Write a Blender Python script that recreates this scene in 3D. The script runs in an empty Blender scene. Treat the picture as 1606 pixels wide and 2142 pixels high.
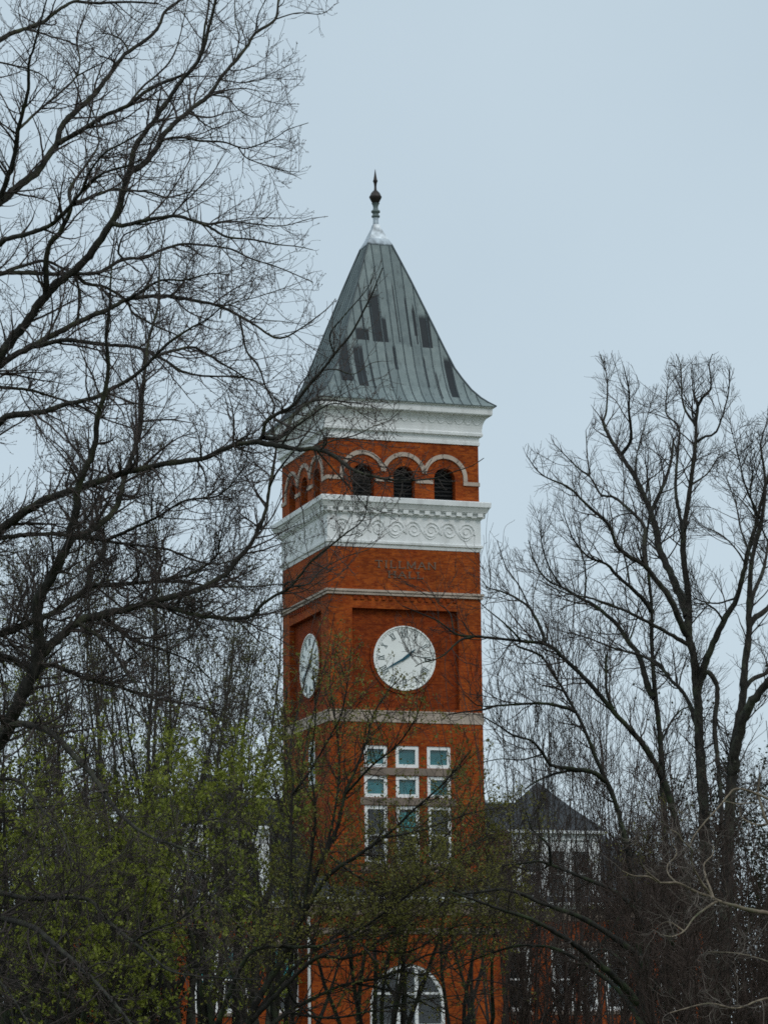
import bpy, bmesh, math, random
import numpy as np
from mathutils import Vector, Matrix

random.seed(7)
rng = np.random.default_rng(11)
scene = bpy.context.scene
COL = scene.collection
PI = math.pi

# ------------------------------------------------------------------ camera
F_PX, PITCH, ROLL, EYE = 6093.2, 0.1877, 0.0116, 1.6       # photo is 1606 x 2142
cam_d = bpy.data.cameras.new('camera')
cam = bpy.data.objects.new('camera', cam_d)
COL.objects.link(cam)
scene.camera = cam
cam_d.sensor_fit = 'HORIZONTAL'
cam_d.sensor_width = 36.0
cam_d.lens = 36.0 * F_PX / 1606.0
cam_d.clip_start, cam_d.clip_end = 0.5, 6000
fwd = Vector((0, math.cos(PITCH), math.sin(PITCH)))
up0 = Vector((0, -math.sin(PITCH), math.cos(PITCH)))
rt0 = Vector((1, 0, 0))
cr, sr = math.cos(ROLL), math.sin(ROLL)
rt = cr * rt0 - sr * up0          # the picture turns a little anticlockwise
upv = sr * rt0 + cr * up0
cam.matrix_world = Matrix(((rt.x, upv.x, -fwd.x, 0), (rt.y, upv.y, -fwd.y, 0), (rt.z, upv.z, -fwd.z, EYE), (0, 0, 0, 1)))


def at(px, py, dist):
    """point of the place seen at photo pixel (px, py), dist metres down the lawn"""
    v = fwd + rt * ((px - 803) / F_PX) - upv * ((py - 1071) / F_PX)
    v = v * (dist / v.y)
    return np.array((v.x, v.y, v.z + EYE))


RT, UP, FW = np.array(rt), np.array(upv), np.array(fwd)


def project(P):
    q = P - np.array((0, 0, EYE))
    d = q @ FW
    return 803 + F_PX * (q @ RT) / d, 1071 - F_PX * (q @ UP) / d


# ------------------------------------------------------------------ materials
def new_mat(name):
    m = bpy.data.materials.new(name)
    m.use_nodes = True
    nt = m.node_tree
    b = nt.nodes['Principled BSDF']
    return m, nt, b


def ramp(nt, src, stops):
    r = nt.nodes.new('ShaderNodeValToRGB')
    e = r.color_ramp.elements
    e[0].position, e[0].color = stops[0][0], (*stops[0][1], 1)
    e[1].position, e[1].color = stops[-1][0], (*stops[-1][1], 1)
    for p, c in stops[1:-1]:
        k = e.new(p); k.color = (*c, 1)
    nt.links.new(src, r.inputs[0])
    return r.outputs[0]


def noise(nt, vec, scale, detail=4, rough=.55):
    n = nt.nodes.new('ShaderNodeTexNoise')
    n.inputs['Scale'].default_value = scale
    n.inputs['Detail'].default_value = detail
    n.inputs['Roughness'].default_value = rough
    if vec is not None:
        nt.links.new(vec, n.inputs['Vector'])
    return n.outputs['Fac']


def mixc(nt, fac, a, b, mode='MIX'):
    m = nt.nodes.new('ShaderNodeMix')
    m.data_type = 'RGBA'
    m.blend_type = mode
    for i, v in ((0, fac), (6, a), (7, b)):
        if isinstance(v, (int, float)):
            m.inputs[i].default_value = v
        elif isinstance(v, tuple):
            m.inputs[i].default_value = (*v, 1)
        else:
            nt.links.new(v, m.inputs[i])
    return m.outputs[2]


def coords(nt, kind='Object', scale=None):
    t = nt.nodes.new('ShaderNodeTexCoord').outputs[kind]
    if scale is None:
        return t
    mp = nt.nodes.new('ShaderNodeMapping')
    mp.inputs['Scale'].default_value = scale
    nt.links.new(t, mp.inputs['Vector'])
    return mp.outputs[0]


def bump(nt, b, h, strength=.4, dist=.02):
    n = nt.nodes.new('ShaderNodeBump')
    n.inputs['Strength'].default_value = strength
    n.inputs['Distance'].default_value = dist
    nt.links.new(h, n.inputs['Height'])
    nt.links.new(n.outputs[0], b.inputs['Normal'])


def flat_mat(name, col, rough=.7, var=.25, scale=3.0, metallic=0.0, spec=.3):
    m, nt, b = new_mat(name)
    f = noise(nt, coords(nt), scale, 5)
    lo = tuple(c * (1 - var) for c in col); hi = tuple(min(1, c * (1 + var)) for c in col)
    nt.links.new(ramp(nt, f, [(.3, lo), (.7, hi)]), b.inputs['Base Color'])
    b.inputs['Roughness'].default_value = rough
    b.inputs['Metallic'].default_value = metallic
    b.inputs['Specular IOR Level'].default_value = spec
    return m


def brick_mat(name, c1, c2, mortar, dirt=.55):
    m, nt, b = new_mat(name)
    tc = coords(nt)
    sep = nt.nodes.new('ShaderNodeSeparateXYZ'); nt.links.new(tc, sep.inputs[0])
    add = nt.nodes.new('ShaderNodeMath'); nt.links.new(sep.outputs[0], add.inputs[0]); nt.links.new(sep.outputs[1], add.inputs[1])
    cmb = nt.nodes.new('ShaderNodeCombineXYZ')
    nt.links.new(add.outputs[0], cmb.inputs[0]); nt.links.new(sep.outputs[2], cmb.inputs[1])
    br = nt.nodes.new('ShaderNodeTexBrick')
    nt.links.new(cmb.outputs[0], br.inputs['Vector'])
    br.inputs['Scale'].default_value = 1.0
    br.inputs['Brick Width'].default_value = .23
    br.inputs['Row Height'].default_value = .078
    br.inputs['Mortar Size'].default_value = .007
    br.inputs['Bias'].default_value = -.1
    br.inputs['Color1'].default_value = (*c1, 1)
    br.inputs['Color2'].default_value = (*c2, 1)
    br.inputs['Mortar'].default_value = (*mortar, 1)
    # weathering: broad mottling, rain streaks, sooty single courses
    n1 = noise(nt, tc, .55, 6, .65)
    n2 = noise(nt, coords(nt, 'Object', (2.6, 2.6, .35)), 1.0, 5, .6)
    n3 = noise(nt, coords(nt, 'Object', (1.5, 1.5, 9)), 1.0, 4, .7)
    c = mixc(nt, ramp(nt, n1, [(.38, (0, 0, 0)), (.72, (dirt, dirt, dirt))]), br.outputs['Color'], tuple(x * .34 for x in c2))
    c = mixc(nt, ramp(nt, n2, [(.52, (0, 0, 0)), (.8, (.6, .6, .6))]), c, tuple(x * .4 for x in c2))
    c = mixc(nt, ramp(nt, n3, [(.55, (0, 0, 0)), (.75, (.45, .45, .45))]), c, (c1[0] * 1.25, c1[1] * 1.45, c1[2] * 1.6))
    n4 = noise(nt, coords(nt, 'Object', (3.4, 3.4, 5.0)), 1.0, 9, .8)
    c = mixc(nt, ramp(nt, n4, [(.48, (0, 0, 0)), (.63, (.62, .62, .62))]), c, (c2[0] * .42, c2[1] * .42, c2[2] * .6))
    n5 = noise(nt, coords(nt, 'Object', (.9, .9, .5)), .8, 4, .6)
    c = mixc(nt, ramp(nt, n5, [(.5, (0, 0, 0)), (.75, (.4, .4, .4))]), c, (c1[0] * .8, c1[1] * .45, c1[2] * .5))
    nt.links.new(c, b.inputs['Base Color'])
    b.inputs['Roughness'].default_value = .88
    b.inputs['Specular IOR Level'].default_value = .15
    bump(nt, b, br.outputs['Fac'], -.5, .01)
    return m


def bark_mat(name, dark, light, lichen=None, amt=.5):
    m, nt, b = new_mat(name)
    f = noise(nt, coords(nt, 'Object', (6, 6, 2.2)), 1.6, 6, .65)
    c = ramp(nt, f, [(.35, dark), (.7, light)])
    if lichen:
        g = noise(nt, coords(nt), 1.7, 5, .7)
        c = mixc(nt, ramp(nt, g, [(.5, (0, 0, 0)), (.64, (amt, amt, amt))]), c, lichen)
    nt.links.new(c, b.inputs['Base Color'])
    b.inputs['Roughness'].default_value = .9
    b.inputs['Specular IOR Level'].default_value = .12
    bump(nt, b, f, .6, .03)
    return m


def leaf_mat(name, stops, scale=1.3):
    m, nt, b = new_mat(name)
    g = nt.nodes.new('ShaderNodeNewGeometry')
    a = noise(nt, coords(nt), scale, 4)
    mth = nt.nodes.new('ShaderNodeMath'); mth.operation = 'MULTIPLY_ADD'
    nt.links.new(g.outputs['Random Per Island'], mth.inputs[0]); mth.inputs[1].default_value = .55
    sb = nt.nodes.new('ShaderNodeMath'); sb.operation = 'MULTIPLY'
    nt.links.new(a, sb.inputs[0]); sb.inputs[1].default_value = .5
    nt.links.new(sb.outputs[0], mth.inputs[2])
    c = ramp(nt, mth.outputs[0], stops)
    nt.links.new(c, b.inputs['Base Color'])
    b.inputs['Roughness'].default_value = .6
    b.inputs['Specular IOR Level'].default_value = .25
    tr = nt.nodes.new('ShaderNodeBsdfTranslucent'); nt.links.new(c, tr.inputs[0])
    mx = nt.nodes.new('ShaderNodeMixShader'); mx.inputs[0].default_value = .4
    nt.links.new(b.outputs[0], mx.inputs[1]); nt.links.new(tr.outputs[0], mx.inputs[2])
    nt.links.new(mx.outputs[0], nt.nodes['Material Output'].inputs[0])
    return m


M = {}
M['brick'] = brick_mat('tower_brick', (.415, .086, .009), (.20, .027, .004), (.26, .09, .036))
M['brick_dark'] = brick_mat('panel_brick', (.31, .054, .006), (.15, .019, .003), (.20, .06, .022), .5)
M['white'] = flat_mat('white_painted_trim', (.78, .79, .79), .55, .08, 1.6)
M['whitewood'] = flat_mat('white_window_paint', (.80, .80, .79), .5, .06, 3)
M['stone'] = flat_mat('pale_limestone', (.42, .34, .28), .85, .2, 1.8)
M['stone_dark'] = flat_mat('weathered_sandstone', (.20, .155, .125), .85, .25, 1.5)
def streak_mat(name, cols, streak, amt, rough, spec, sc=(4.5, 4.5, .32), lo=.5, hi=.72):
    m, nt, b = new_mat(name)
    c = ramp(nt, noise(nt, coords(nt), 1.3, 6, .65), [(.3, cols[0]), (.7, cols[1])])
    s = noise(nt, coords(nt, 'Object', sc), 1.0, 6, .65)
    c = mixc(nt, ramp(nt, s, [(lo, (0, 0, 0)), (hi, (amt, amt, amt))]), c, streak)
    nt.links.new(c, b.inputs['Base Color'])
    b.inputs['Roughness'].default_value = rough
    b.inputs['Specular IOR Level'].default_value = spec
    return m


M['zinc'] = streak_mat('grey_green_roof_metal', ((.105, .135, .135), (.185, .225, .22)), (.045, .055, .06), .75, .55, .25)
m, nt, b_ = new_mat('standing_seam_roof_metal'); M['roof'] = m
at_ = nt.nodes.new('ShaderNodeAttribute'); at_.attribute_name = 'patina'
sp_ = nt.nodes.new('ShaderNodeSeparateColor'); nt.links.new(at_.outputs['Color'], sp_.inputs[0])
c = ramp(nt, noise(nt, coords(nt), 1.3, 6, .65), [(.3, (.15, .185, .185)), (.7, (.225, .268, .26))])
c = mixc(nt, ramp(nt, sp_.outputs[1], [(0, (0, 0, 0)), (1, (.5, .5, .5))]), c, (.085, .11, .115))
s_ = noise(nt, coords(nt, 'Object', (5, 5, .3)), 1.0, 6, .65)
c = mixc(nt, ramp(nt, s_, [(.54, (0, 0, 0)), (.74, (.7, .7, .7))]), c, (.05, .062, .066))
s2_ = noise(nt, coords(nt, 'Object', (6, 6, .4)), 1.4, 5, .6)
c = mixc(nt, ramp(nt, s2_, [(.58, (0, 0, 0)), (.75, (.5, .5, .5))]), c, (.30, .33, .31))
ad = nt.nodes.new('ShaderNodeMath'); ad.operation = 'MULTIPLY_ADD'
nt.links.new(s_, ad.inputs[0]); ad.inputs[1].default_value = .7; ad.inputs[2].default_value = -.35
a2_ = nt.nodes.new('ShaderNodeMath'); nt.links.new(ad.outputs[0], a2_.inputs[0]); nt.links.new(sp_.outputs[0], a2_.inputs[1])
m2_ = nt.nodes.new('ShaderNodeMath'); m2_.operation = 'MULTIPLY'
nt.links.new(ramp(nt, a2_.outputs[0], [(.12, (0, 0, 0)), (.6, (.94, .94, .94))]), m2_.inputs[0])
nt.links.new(ramp(nt, sp_.outputs[0], [(0, (0, 0, 0)), (.1, (1, 1, 1))]), m2_.inputs[1])
c = mixc(nt, m2_.outputs[0], c, (.007, .010, .014))
nt.links.new(c, b_.inputs['Base Color']); b_.inputs['Roughness'].default_value = .6; b_.inputs['Specular IOR Level'].default_value = .2
M['grime'] = streak_mat('weathered_white_paint', ((.66, .67, .66), (.80, .80, .79)), (.36, .35, .33), .55, .6, .25, (3, 3, .9), .52, .78)
M['zinc_dark'] = streak_mat('blackened_roof_metal', ((.012, .016, .022), (.03, .036, .042)), (.12, .15, .15), .7, .65, .15, (6, 6, .5), .55, .7)
M['zinc_bright'] = flat_mat('bright_patched_tin', (.34, .38, .41), .4, .5, 2.6, .5)
M['finial'] = flat_mat('tarnished_dark_metal', (.036, .029, .026), .5, .4, 3, .4)
M['slate'] = flat_mat('dark_slate', (.035, .04, .046), .6, .35, 2.5)
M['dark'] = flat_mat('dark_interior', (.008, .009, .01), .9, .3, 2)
M['louvre'] = flat_mat('dark_louvre_wood', (.011, .011, .011), .7, .3, 3)
M['letter'] = flat_mat('grey_metal_letters', (.15, .095, .065), .6, .25, 4, .2)
M['dial'] = flat_mat('white_clock_dial', (.80, .81, .78), .4, .05, 1.4)
M['numeral'] = flat_mat('grey_green_numerals', (.10, .13, .13), .5, .2, 4)
M['hand'] = flat_mat('dark_teal_hands', (.012, .075, .105), .4, .2, 4)
M['blind'] = flat_mat('teal_roller_blind', (.012, .165, .185), .7, .3, 1.7)
M['pale_blind'] = flat_mat('turquoise_roller_blind', (.03, .34, .35), .7, .2, 1.7)
M['pipe'] = flat_mat('pale_downpipe', (.6, .6, .58), .5, .1, 3)
gl, nt, b_ = new_mat('window_glass')
tr = nt.nodes.new('ShaderNodeBsdfTransparent'); tr.inputs[0].default_value = (.8, .88, .88, 1)
gs = nt.nodes.new('ShaderNodeBsdfGlossy'); gs.inputs['Roughness'].default_value = .03
mx = nt.nodes.new('ShaderNodeMixShader')
mx.inputs[0].default_value = .07; nt.links.new(tr.outputs[0], mx.inputs[1]); nt.links.new(gs.outputs[0], mx.inputs[2])
nt.links.new(mx.outputs[0], nt.nodes['Material Output'].inputs[0])
M['glass'] = gl
M['bark_a'] = bark_mat('lichened_bark', (.018, .017, .015), (.055, .05, .042), (.075, .08, .045), .7)
M['twig_a'] = bark_mat('budding_twigs', (.04, .033, .030), (.095, .078, .07))
M['bud_a'] = flat_mat('reddish_buds', (.075, .05, .042), .7, .4, 2)
M['bark_e'] = bark_mat('dark_oak_bark', (.016, .015, .014), (.056, .049, .041), (.075, .085, .055), .6)
M['twig_e'] = bark_mat('grey_brown_twigs', (.032, .028, .026), (.075, .064, .055))
M['bark_m'] = bark_mat('mossy_bark', (.012, .012, .011), (.034, .031, .026), (.042, .058, .024), .7)
M['twig_m'] = bark_mat('dark_brown_twigs', (.03, .024, .021), (.062, .05, .042))
M['bark_h'] = bark_mat('bleached_dead_wood', (.10, .078, .055), (.26, .21, .155), (.05, .085, .04), .6)
M['twig_h'] = bark_mat('pale_dead_twigs', (.07, .058, .05), (.20, .17, .145))
M['twig_i'] = bark_mat('reddish_brush_twigs', (.028, .019, .016), (.08, .058, .048))
M['leaf_d'] = leaf_mat('young_green_leaves', [(.2, (.06, .074, .009)), (.5, (.155, .175, .022)), (.85, (.30, .315, .058))])
M['leaf_c'] = leaf_mat('olive_bud_leaves', [(.2, (.06, .058, .012)), (.5, (.13, .12, .026)), (.85, (.22, .205, .05))])
M['leaf_b'] = leaf_mat('dull_olive_buds', [(.2, (.055, .055, .025)), (.5, (.10, .098, .042)), (.85, (.16, .15, .07))])
M['leaf_y'] = leaf_mat('dark_evergreen_leaves', [(.2, (.010, .016, .006)), (.5, (.018, .028, .009)), (.85, (.032, .045, .014))])


# ------------------------------------------------------------------ mesh helpers
class MB:
    """collects shapes in one frame and links them as one mesh object"""

    def __init__(self):
        self.v, self.f, self.mi = [], [], []

    def quad(self, a, b, c, d, mi=0):
        n = len(self.v); self.v += [tuple(a), tuple(b), tuple(c), tuple(d)]
        self.f.append((n, n + 1, n + 2, n + 3)); self.mi.append(mi)

    def poly(self, pts, mi=0):
        n = len(self.v); self.v += [tuple(p) for p in pts]
        self.f.append(tuple(range(n, n + len(pts)))); self.mi.append(mi)

    def box(self, x0, x1, y0, y1, z0, z1, mi=0, T=None):
        p = [(x, y, z) for z in (z0, z1) for y in (y0, y1) for x in (x0, x1)]
        if T: p = [T(*q) for q in p]
        n = len(self.v); self.v += p
        for q in ((0, 2, 3, 1), (4, 5, 7, 6), (0, 1, 5, 4), (1, 3, 7, 5), (3, 2, 6, 7), (2, 0, 4, 6)):
            self.f.append(tuple(n + i for i in q)); self.mi.append(mi)

    def ring(self, prof, mi=0, rect=None, caps=False):
        """square moulding swept round the tower; prof = [(half width, z)]; rect gives other half sizes / centre"""
        n = len(self.v)
        for r, z in prof:
            if rect:
                cx, cy, ax, ay = rect
                self.v += [(cx - ax - r, cy - ay - r, z), (cx + ax + r, cy - ay - r, z), (cx + ax + r, cy + ay + r, z), (cx - ax - r, cy + ay + r, z)]
            else:
                self.v += [(-r, -r, z), (r, -r, z), (r, r, z), (-r, r, z)]
        for i in range(len(prof) - 1):
            for k in range(4):
                a = n + 4 * i + k; b = n + 4 * i + (k + 1) % 4
                self.f.append((a, b, b + 4, a + 4)); self.mi.append(mi)

    def tube(self, pts, rad, sides=6, mi=0, T=None):
        P = np.array(pts, float); K = len(P)
        R = np.full(K, rad, float) if np.isscalar(rad) else np.array(rad, float)
        V, Fq = tube_batch(P[None], R[None], sides)
        n = len(self.v)
        V = V.reshape(-1, 3)
        self.v += [T(*v) if T else tuple(v) for v in V.tolist()]
        for q in Fq.tolist():
            self.f.append(tuple(n + i for i in q)); self.mi.append(mi)

    def lathe(self, prof, sides=20, c=(0, 0), mi=0):
        n = len(self.v)
        for r, z in prof:
            for k in range(sides):
                a = 2 * PI * k / sides
                self.v.append((c[0] + r * math.cos(a), c[1] + r * math.sin(a), z))
        for i in range(len(prof) - 1):
            for k in range(sides):
                a = n + i * sides + k; b = n + i * sides + (k + 1) % sides
                self.f.append((a, b, b + sides, a + sides)); self.mi.append(mi)

    def build(self, name, mats, parent=None, smooth=False, loc=(0, 0, 0)):
        me = bpy.data.meshes.new(name)
        me.from_pydata(self.v, [], self.f)
        for m in (mats if isinstance(mats, (list, tuple)) else [mats]):
            me.materials.append(m)
        if any(self.mi):
            me.polygons.foreach_set('material_index', self.mi)
        if smooth:
            me.polygons.foreach_set('use_smooth', [True] * len(self.f))
        me.update()
        o = bpy.data.objects.new(name, me)
        COL.objects.link(o)
        o.location = loc
        if parent: o.parent = parent
        return o


def empty(name, loc, rz=0, label=None, cat=None, group=None, kind=None):
    o = bpy.data.objects.new(name, None)
    COL.objects.link(o)
    o.location = loc
    o.rotation_euler = (0, 0, rz)
    o.empty_display_size = .5
    tag(o, label, cat, group, kind)
    return o


def tag(o, label=None, cat=None, group=None, kind=None):
    if label: o['label'] = label
    if cat: o['category'] = cat
    if group: o['group'] = group
    if kind: o['kind'] = kind
    return o


def tube_batch(P, R, sides):
    """P (N,K,3) centre lines, R (N,K) radii -> verts (N,K,sides,3), quads"""
    N, K, _ = P.shape
    T = np.gradient(P, axis=1)
    T /= np.linalg.norm(T, axis=2, keepdims=True) + 1e-9
    mean = T.mean(axis=1)
    ref = np.where(np.abs(mean[:, 2:3]) > .8, np.array([[1., 0.2, 0]]), np.array([[0., 0.1, 1.]]))
    ref = np.repeat(ref[:, None, :], K, 1)
    U = np.cross(T, ref); U /= np.linalg.norm(U, axis=2, keepdims=True) + 1e-9
    W = np.cross(T, U)
    a = np.arange(sides) * 2 * PI / sides
    V = P[:, :, None, :] + R[:, :, None, None] * (np.cos(a)[None, None, :, None] * U[:, :, None, :] + np.sin(a)[None, None, :, None] * W[:, :, None, :])
    base = (np.arange(N) * K * sides)[:, None, None] + (np.arange(K - 1) * sides)[None, :, None]
    s = np.arange(sides)[None, None, :]; s2 = (np.arange(sides) + 1)[None, None, :] % sides
    Q = np.stack([base + s, base + s2, base + sides + s2, base + sides + s], axis=-1).reshape(-1, 4)
    return V, Q


def np_mesh(name, V, Fc, mat, parent, origin, smooth=True):
    me = bpy.data.meshes.new(name)
    V = np.asarray(V, np.float32) - np.asarray(origin, np.float32)
    me.vertices.add(len(V)); me.vertices.foreach_set('co', V.ravel())
    k = Fc.shape[1]
    me.loops.add(Fc.size); me.loops.foreach_set('vertex_index', Fc.astype(np.int32).ravel())
    me.polygons.add(len(Fc))
    me.polygons.foreach_set('loop_start', np.arange(0, Fc.size, k, dtype=np.int32))
    if smooth:
        me.polygons.foreach_set('use_smooth', np.ones(len(Fc), bool))
    me.materials.append(mat)
    me.update(calc_edges=True)
    o = bpy.data.objects.new(name, me)
    COL.objects.link(o)
    if parent is not None: o.parent = parent
    return o


# ------------------------------------------------------------------ the clock tower
TH, TC = 0.3207, (-.239, 137.72)
H = 3.75
tower = empty('clock_tower', (TC[0], TC[1], 0), TH, 'tall orange brick clock tower with pointed grey metal roof and white cornices', 'clock tower')


def face(k, d=H):
    """maps (u along the face, depth inward, z) of face k (0 front, 1 left, 2 back, 3 right) to the tower's frame"""
    def T(u, i, z):
        x, y = u, -d + i
        for _ in range(k):
            x, y = y, -x
        return (x, y, z)
    return T


def wall(mb, T, u0, u1, z0, z1, holes=(), reveal=.25, mi=0, mir=0):
    """a wall sheet with openings; every opening gets its reveals"""
    bm = bmesh.new()
    loops = [[(u0, z0), (u1, z0), (u1, z1), (u0, z1)]] + [list(h) for h in holes]
    es = []
    for lp in loops:
        vs = [bm.verts.new((u, 0, z)) for u, z in lp]
        es += [bm.edges.new((vs[i], vs[(i + 1) % len(vs)])) for i in range(len(vs))]
    bmesh.ops.triangle_fill(bm, edges=es, use_beauty=True, use_dissolve=False, normal=(0, -1, 0))
    for f in bm.faces:
        c = f.calc_center_median()
        pts = [v.co for v in f.verts]
        if f.normal.y > 0: pts = pts[::-1]
        mb.poly([T(p.x, 0, p.z) for p in pts], mi)
    bm.free()
    for lp in loops[1:]:
        for i in range(len(lp)):
            a, b = lp[i], lp[(i + 1) % len(lp)]
            mb.quad(T(a[0], 0, a[1]), T(b[0], 0, b[1]), T(b[0], reveal, b[1]), T(a[0], reveal, a[1]), mir)


def rect(u0, u1, z0, z1):
    return [(u0, z0), (u1, z0), (u1, z1), (u0, z1)]


def arch(uc, hw, z0, spring, n=14):
    p = [(uc - hw, z0), (uc + hw, z0)]
    for i in range(n + 1):
        a = PI * i / n
        p.append((uc + hw * math.cos(a), spring + hw * math.sin(a)))
    return p


def make_window(parent, T, u0, u1, z0, z1, dep=.14, blind=None, bmat='blind', bars=(1, 1), cas=.13, label=None):
    """white frame (part) with glass and blind (sub-parts) in an opening"""
    mb = MB()
    f0, f1 = dep - .09, dep + .04
    mb.box(u0 + .004, u0 + cas, f0, f1, z0 + .004, z1 - .004, 0, T); mb.box(u1 - cas, u1 - .004, f0, f1, z0 + .004, z1 - .004, 0, T)
    mb.box(u0 + cas, u1 - cas, f0 + .003, f1 - .003, z1 - cas, z1 - .004, 0, T); mb.box(u0 + cas, u1 - cas, f0 + .003, f1 - .003, z0 + .004, z0 + cas, 0, T)
    nx, nz = bars
    for i in range(1, nx):
        u = u0 + (u1 - u0) * i / nx
        mb.box(u - .03, u + .03, dep - .03, dep + .03, z0 + cas, z1 - cas, 0, T)
    for i in range(1, nz):
        z = z0 + (z1 - z0) * i / nz
        mb.box(u0 + cas, u1 - cas, dep - .035, dep + .035, z - .04, z + .04, 0, T)
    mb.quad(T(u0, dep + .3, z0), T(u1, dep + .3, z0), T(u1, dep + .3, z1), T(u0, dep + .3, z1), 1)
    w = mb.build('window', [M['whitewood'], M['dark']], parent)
    g = MB(); g.quad(T(u0 + cas - .01, dep, z0 + cas - .01), T(u1 - cas + .01, dep, z0 + cas - .01), T(u1 - cas + .01, dep, z1 - cas + .01), T(u0 + cas - .01, dep, z1 - cas + .01))
    g.build('pane', M['glass'], w)
    if blind:
        b = MB(); b.box(u0 + cas - .02, u1 - cas + .02, dep + .05, dep + .07, z0 + cas + (z1 - z0 - 2 * cas) * blind[0], z0 + cas + (z1 - z0 - 2 * cas) * blind[1], 0, T)
        b.build('blind', M[bmat], w)
    if label: w['label'] = label
    return w


# --- brick shaft
CX = [(-2.1, -.97), (-.57, .57), (.96, 2.13)]
CZ = [(15.05, 16.07), (13.67, 14.68), (10.62, 13.3)]
holes_front = [rect(a, b, c, d) for a, b in CX for c, d in CZ]
REC = .28
sh = MB()
LW = (.32, 1.46, 14.31, 16.52)           # narrow window of the left face, u grows to the viewer's right
for k in range(4):
    T = face(k)
    wall(sh, T, -H, H, 0, 17.4, holes_front if k == 0 else [rect(*LW)] if k == 1 else [], .24)
    wall(sh, T, -H, H, 17.4, 23.2, [rect(-2.6, 2.6, 17.8, 22.44)], REC, 0, 0)
    wall(sh, T, -H, H, 23.2, 25.6)
    ops = [arch(c, .53, 27.55, 28.75) for c in (-2.0, .02, 2.04)]
    wall(sh, T, -H, H, 26.8, 30.6, ops, .5)
sh.build('brick_shaft', M['brick'], tower)

for k in range(4):
    T = face(k)
    pn = MB()
    pn.quad(T(-2.6, REC, 17.8), T(2.6, REC, 17.8), T(2.6, REC, 22.44), T(-2.6, REC, 22.44))
    # round brick surround of the dial, corbel teeth under the recess head
    n = 40; c0, zc = 0, 20.18
    for i in range(n):
        a, b = 2 * PI * i / n, 2 * PI * (i + 1) / n
        ri, ro, pr = 1.5, 1.68, REC - .07
        p = lambda r, t, d: T(c0 + r * math.cos(t), d, zc + r * math.sin(t))
        pn.quad(p(ri, a, pr), p(ro, a, pr), p(ro, b, pr), p(ri, b, pr))
        pn.quad(p(ro, a, pr), p(ro, a, REC), p(ro, b, REC), p(ro, b, pr))
        pn.quad(p(ri, a, pr), p(ri, a, REC), p(ri, b, REC), p(ri, b, pr))
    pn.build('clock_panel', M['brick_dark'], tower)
    cb = MB()
    for i in range(15):
        u = -2.45 + i * .35
        cb.box(u - .09, u + .09, -.055, .1, 22.84, 23.02, 0, T)
    cb.box(-2.6, 2.6, -.03, .08, 22.98, 23.05, 0, T)
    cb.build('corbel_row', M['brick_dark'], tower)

# --- trim of white paint and stone
mb = MB()
cove = [(3.90 + .36 * (1 - math.cos(t)), 31.10 + .72 * math.sin(t)) for t in np.linspace(0, PI / 2 * .98, 9)]
mb.ring([(3.7, 30.44), (3.81, 30.45), (3.815, 30.60), (3.78, 30.62), (3.80, 30.83), (3.93, 30.88), (3.94, 31.0), (3.90, 31.05)] + cove +
        [(4.28, 31.85), (4.30, 31.88), (4.31, 32.17), (4.39, 32.2), (4.39, 32.235), (4.2, 32.24)])
up_c = mb.build('upper_cornice', M['grime'], tower)
sc = MB()
for k in range(4):
    T = face(k, 0)
    for row, (ra, za, rb, zb) in enumerate([(3.97, 31.45, 4.23, 31.80), ]):
        nsc = 17
        for i in range(nsc):
            uc = -3.85 + (i + .5) * 7.7 / nsc
            pts = []
            for t in np.linspace(0, PI, 9):
                s = math.sin(t)
                z = 31.78 - .36 * s
                tt = math.asin(max(0, min(1, (z - 31.10) / .72)))
                r = 3.90 + .36 * (1 - math.cos(tt)) + .006
                pts.append((uc + .225 * math.cos(t), -r, z))
            sc.tube(pts, .022, 5, 0, T)
sc.build('scale_relief', M['grime'], up_c)

mb = MB()
mb.ring([(3.7, 25.30), (3.77, 25.31), (3.80, 25.46), (3.86, 25.5), (3.87, 25.6), (3.79, 25.64), (3.79, 26.84), (3.85, 26.86), (3.85, 26.90),
         (3.90, 26.92), (3.90, 27.14), (4.03, 27.15), (4.05, 27.2), (4.14, 27.36), (4.19, 27.4), (4.20, 27.62), (4.15, 27.66), (3.70, 27.72)])
lo_c = mb.build('lower_cornice', M['grime'], tower)
dn = MB()
for k in range(4):
    T = face(k)
    dn.box(-3.95, 3.95, -.24, -.15, 27.10, 27.142, 0, T)
    for i in range(15):
        u = -3.71 + i * .53
        dn.box(u - .13, u + .13, -.27, -.13, 26.95, 27.135, 0, T)
dn.build('dentil_row', M['grime'], lo_c)
sr_ = MB()
for k in range(4):
    T = face(k)
    for i in range(4):
        for half in (0, 1):
            uc = -3.05 + i * 1.75 + half * .86
            sg = 1 if half == 0 else -1
            pts = []
            for t in np.linspace(0, 1, 26):
                r = .43 * (1 - .82 * t); a = sg * (PI * (1.15 if half == 0 else .1) - 4.2 * PI * t * .5 * 1.9)
                pts.append((uc + r * math.cos(a), -.045, 26.24 + r * math.sin(a)))
            sr_.tube(pts, np.linspace(.052, .03, 26), 5, 0, T)
        # the wave that links the scrolls
        pts = [(-3.45 + i * 1.75 + 1.75 * t, -.044, 26.24 + .42 * math.sin(2 * PI * t + .4)) for t in np.linspace(0, .97, 24)]
        sr_.tube(pts, .034, 5, 0, T)
sr_.build('scroll_relief', M['grime'], lo_c)

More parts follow.
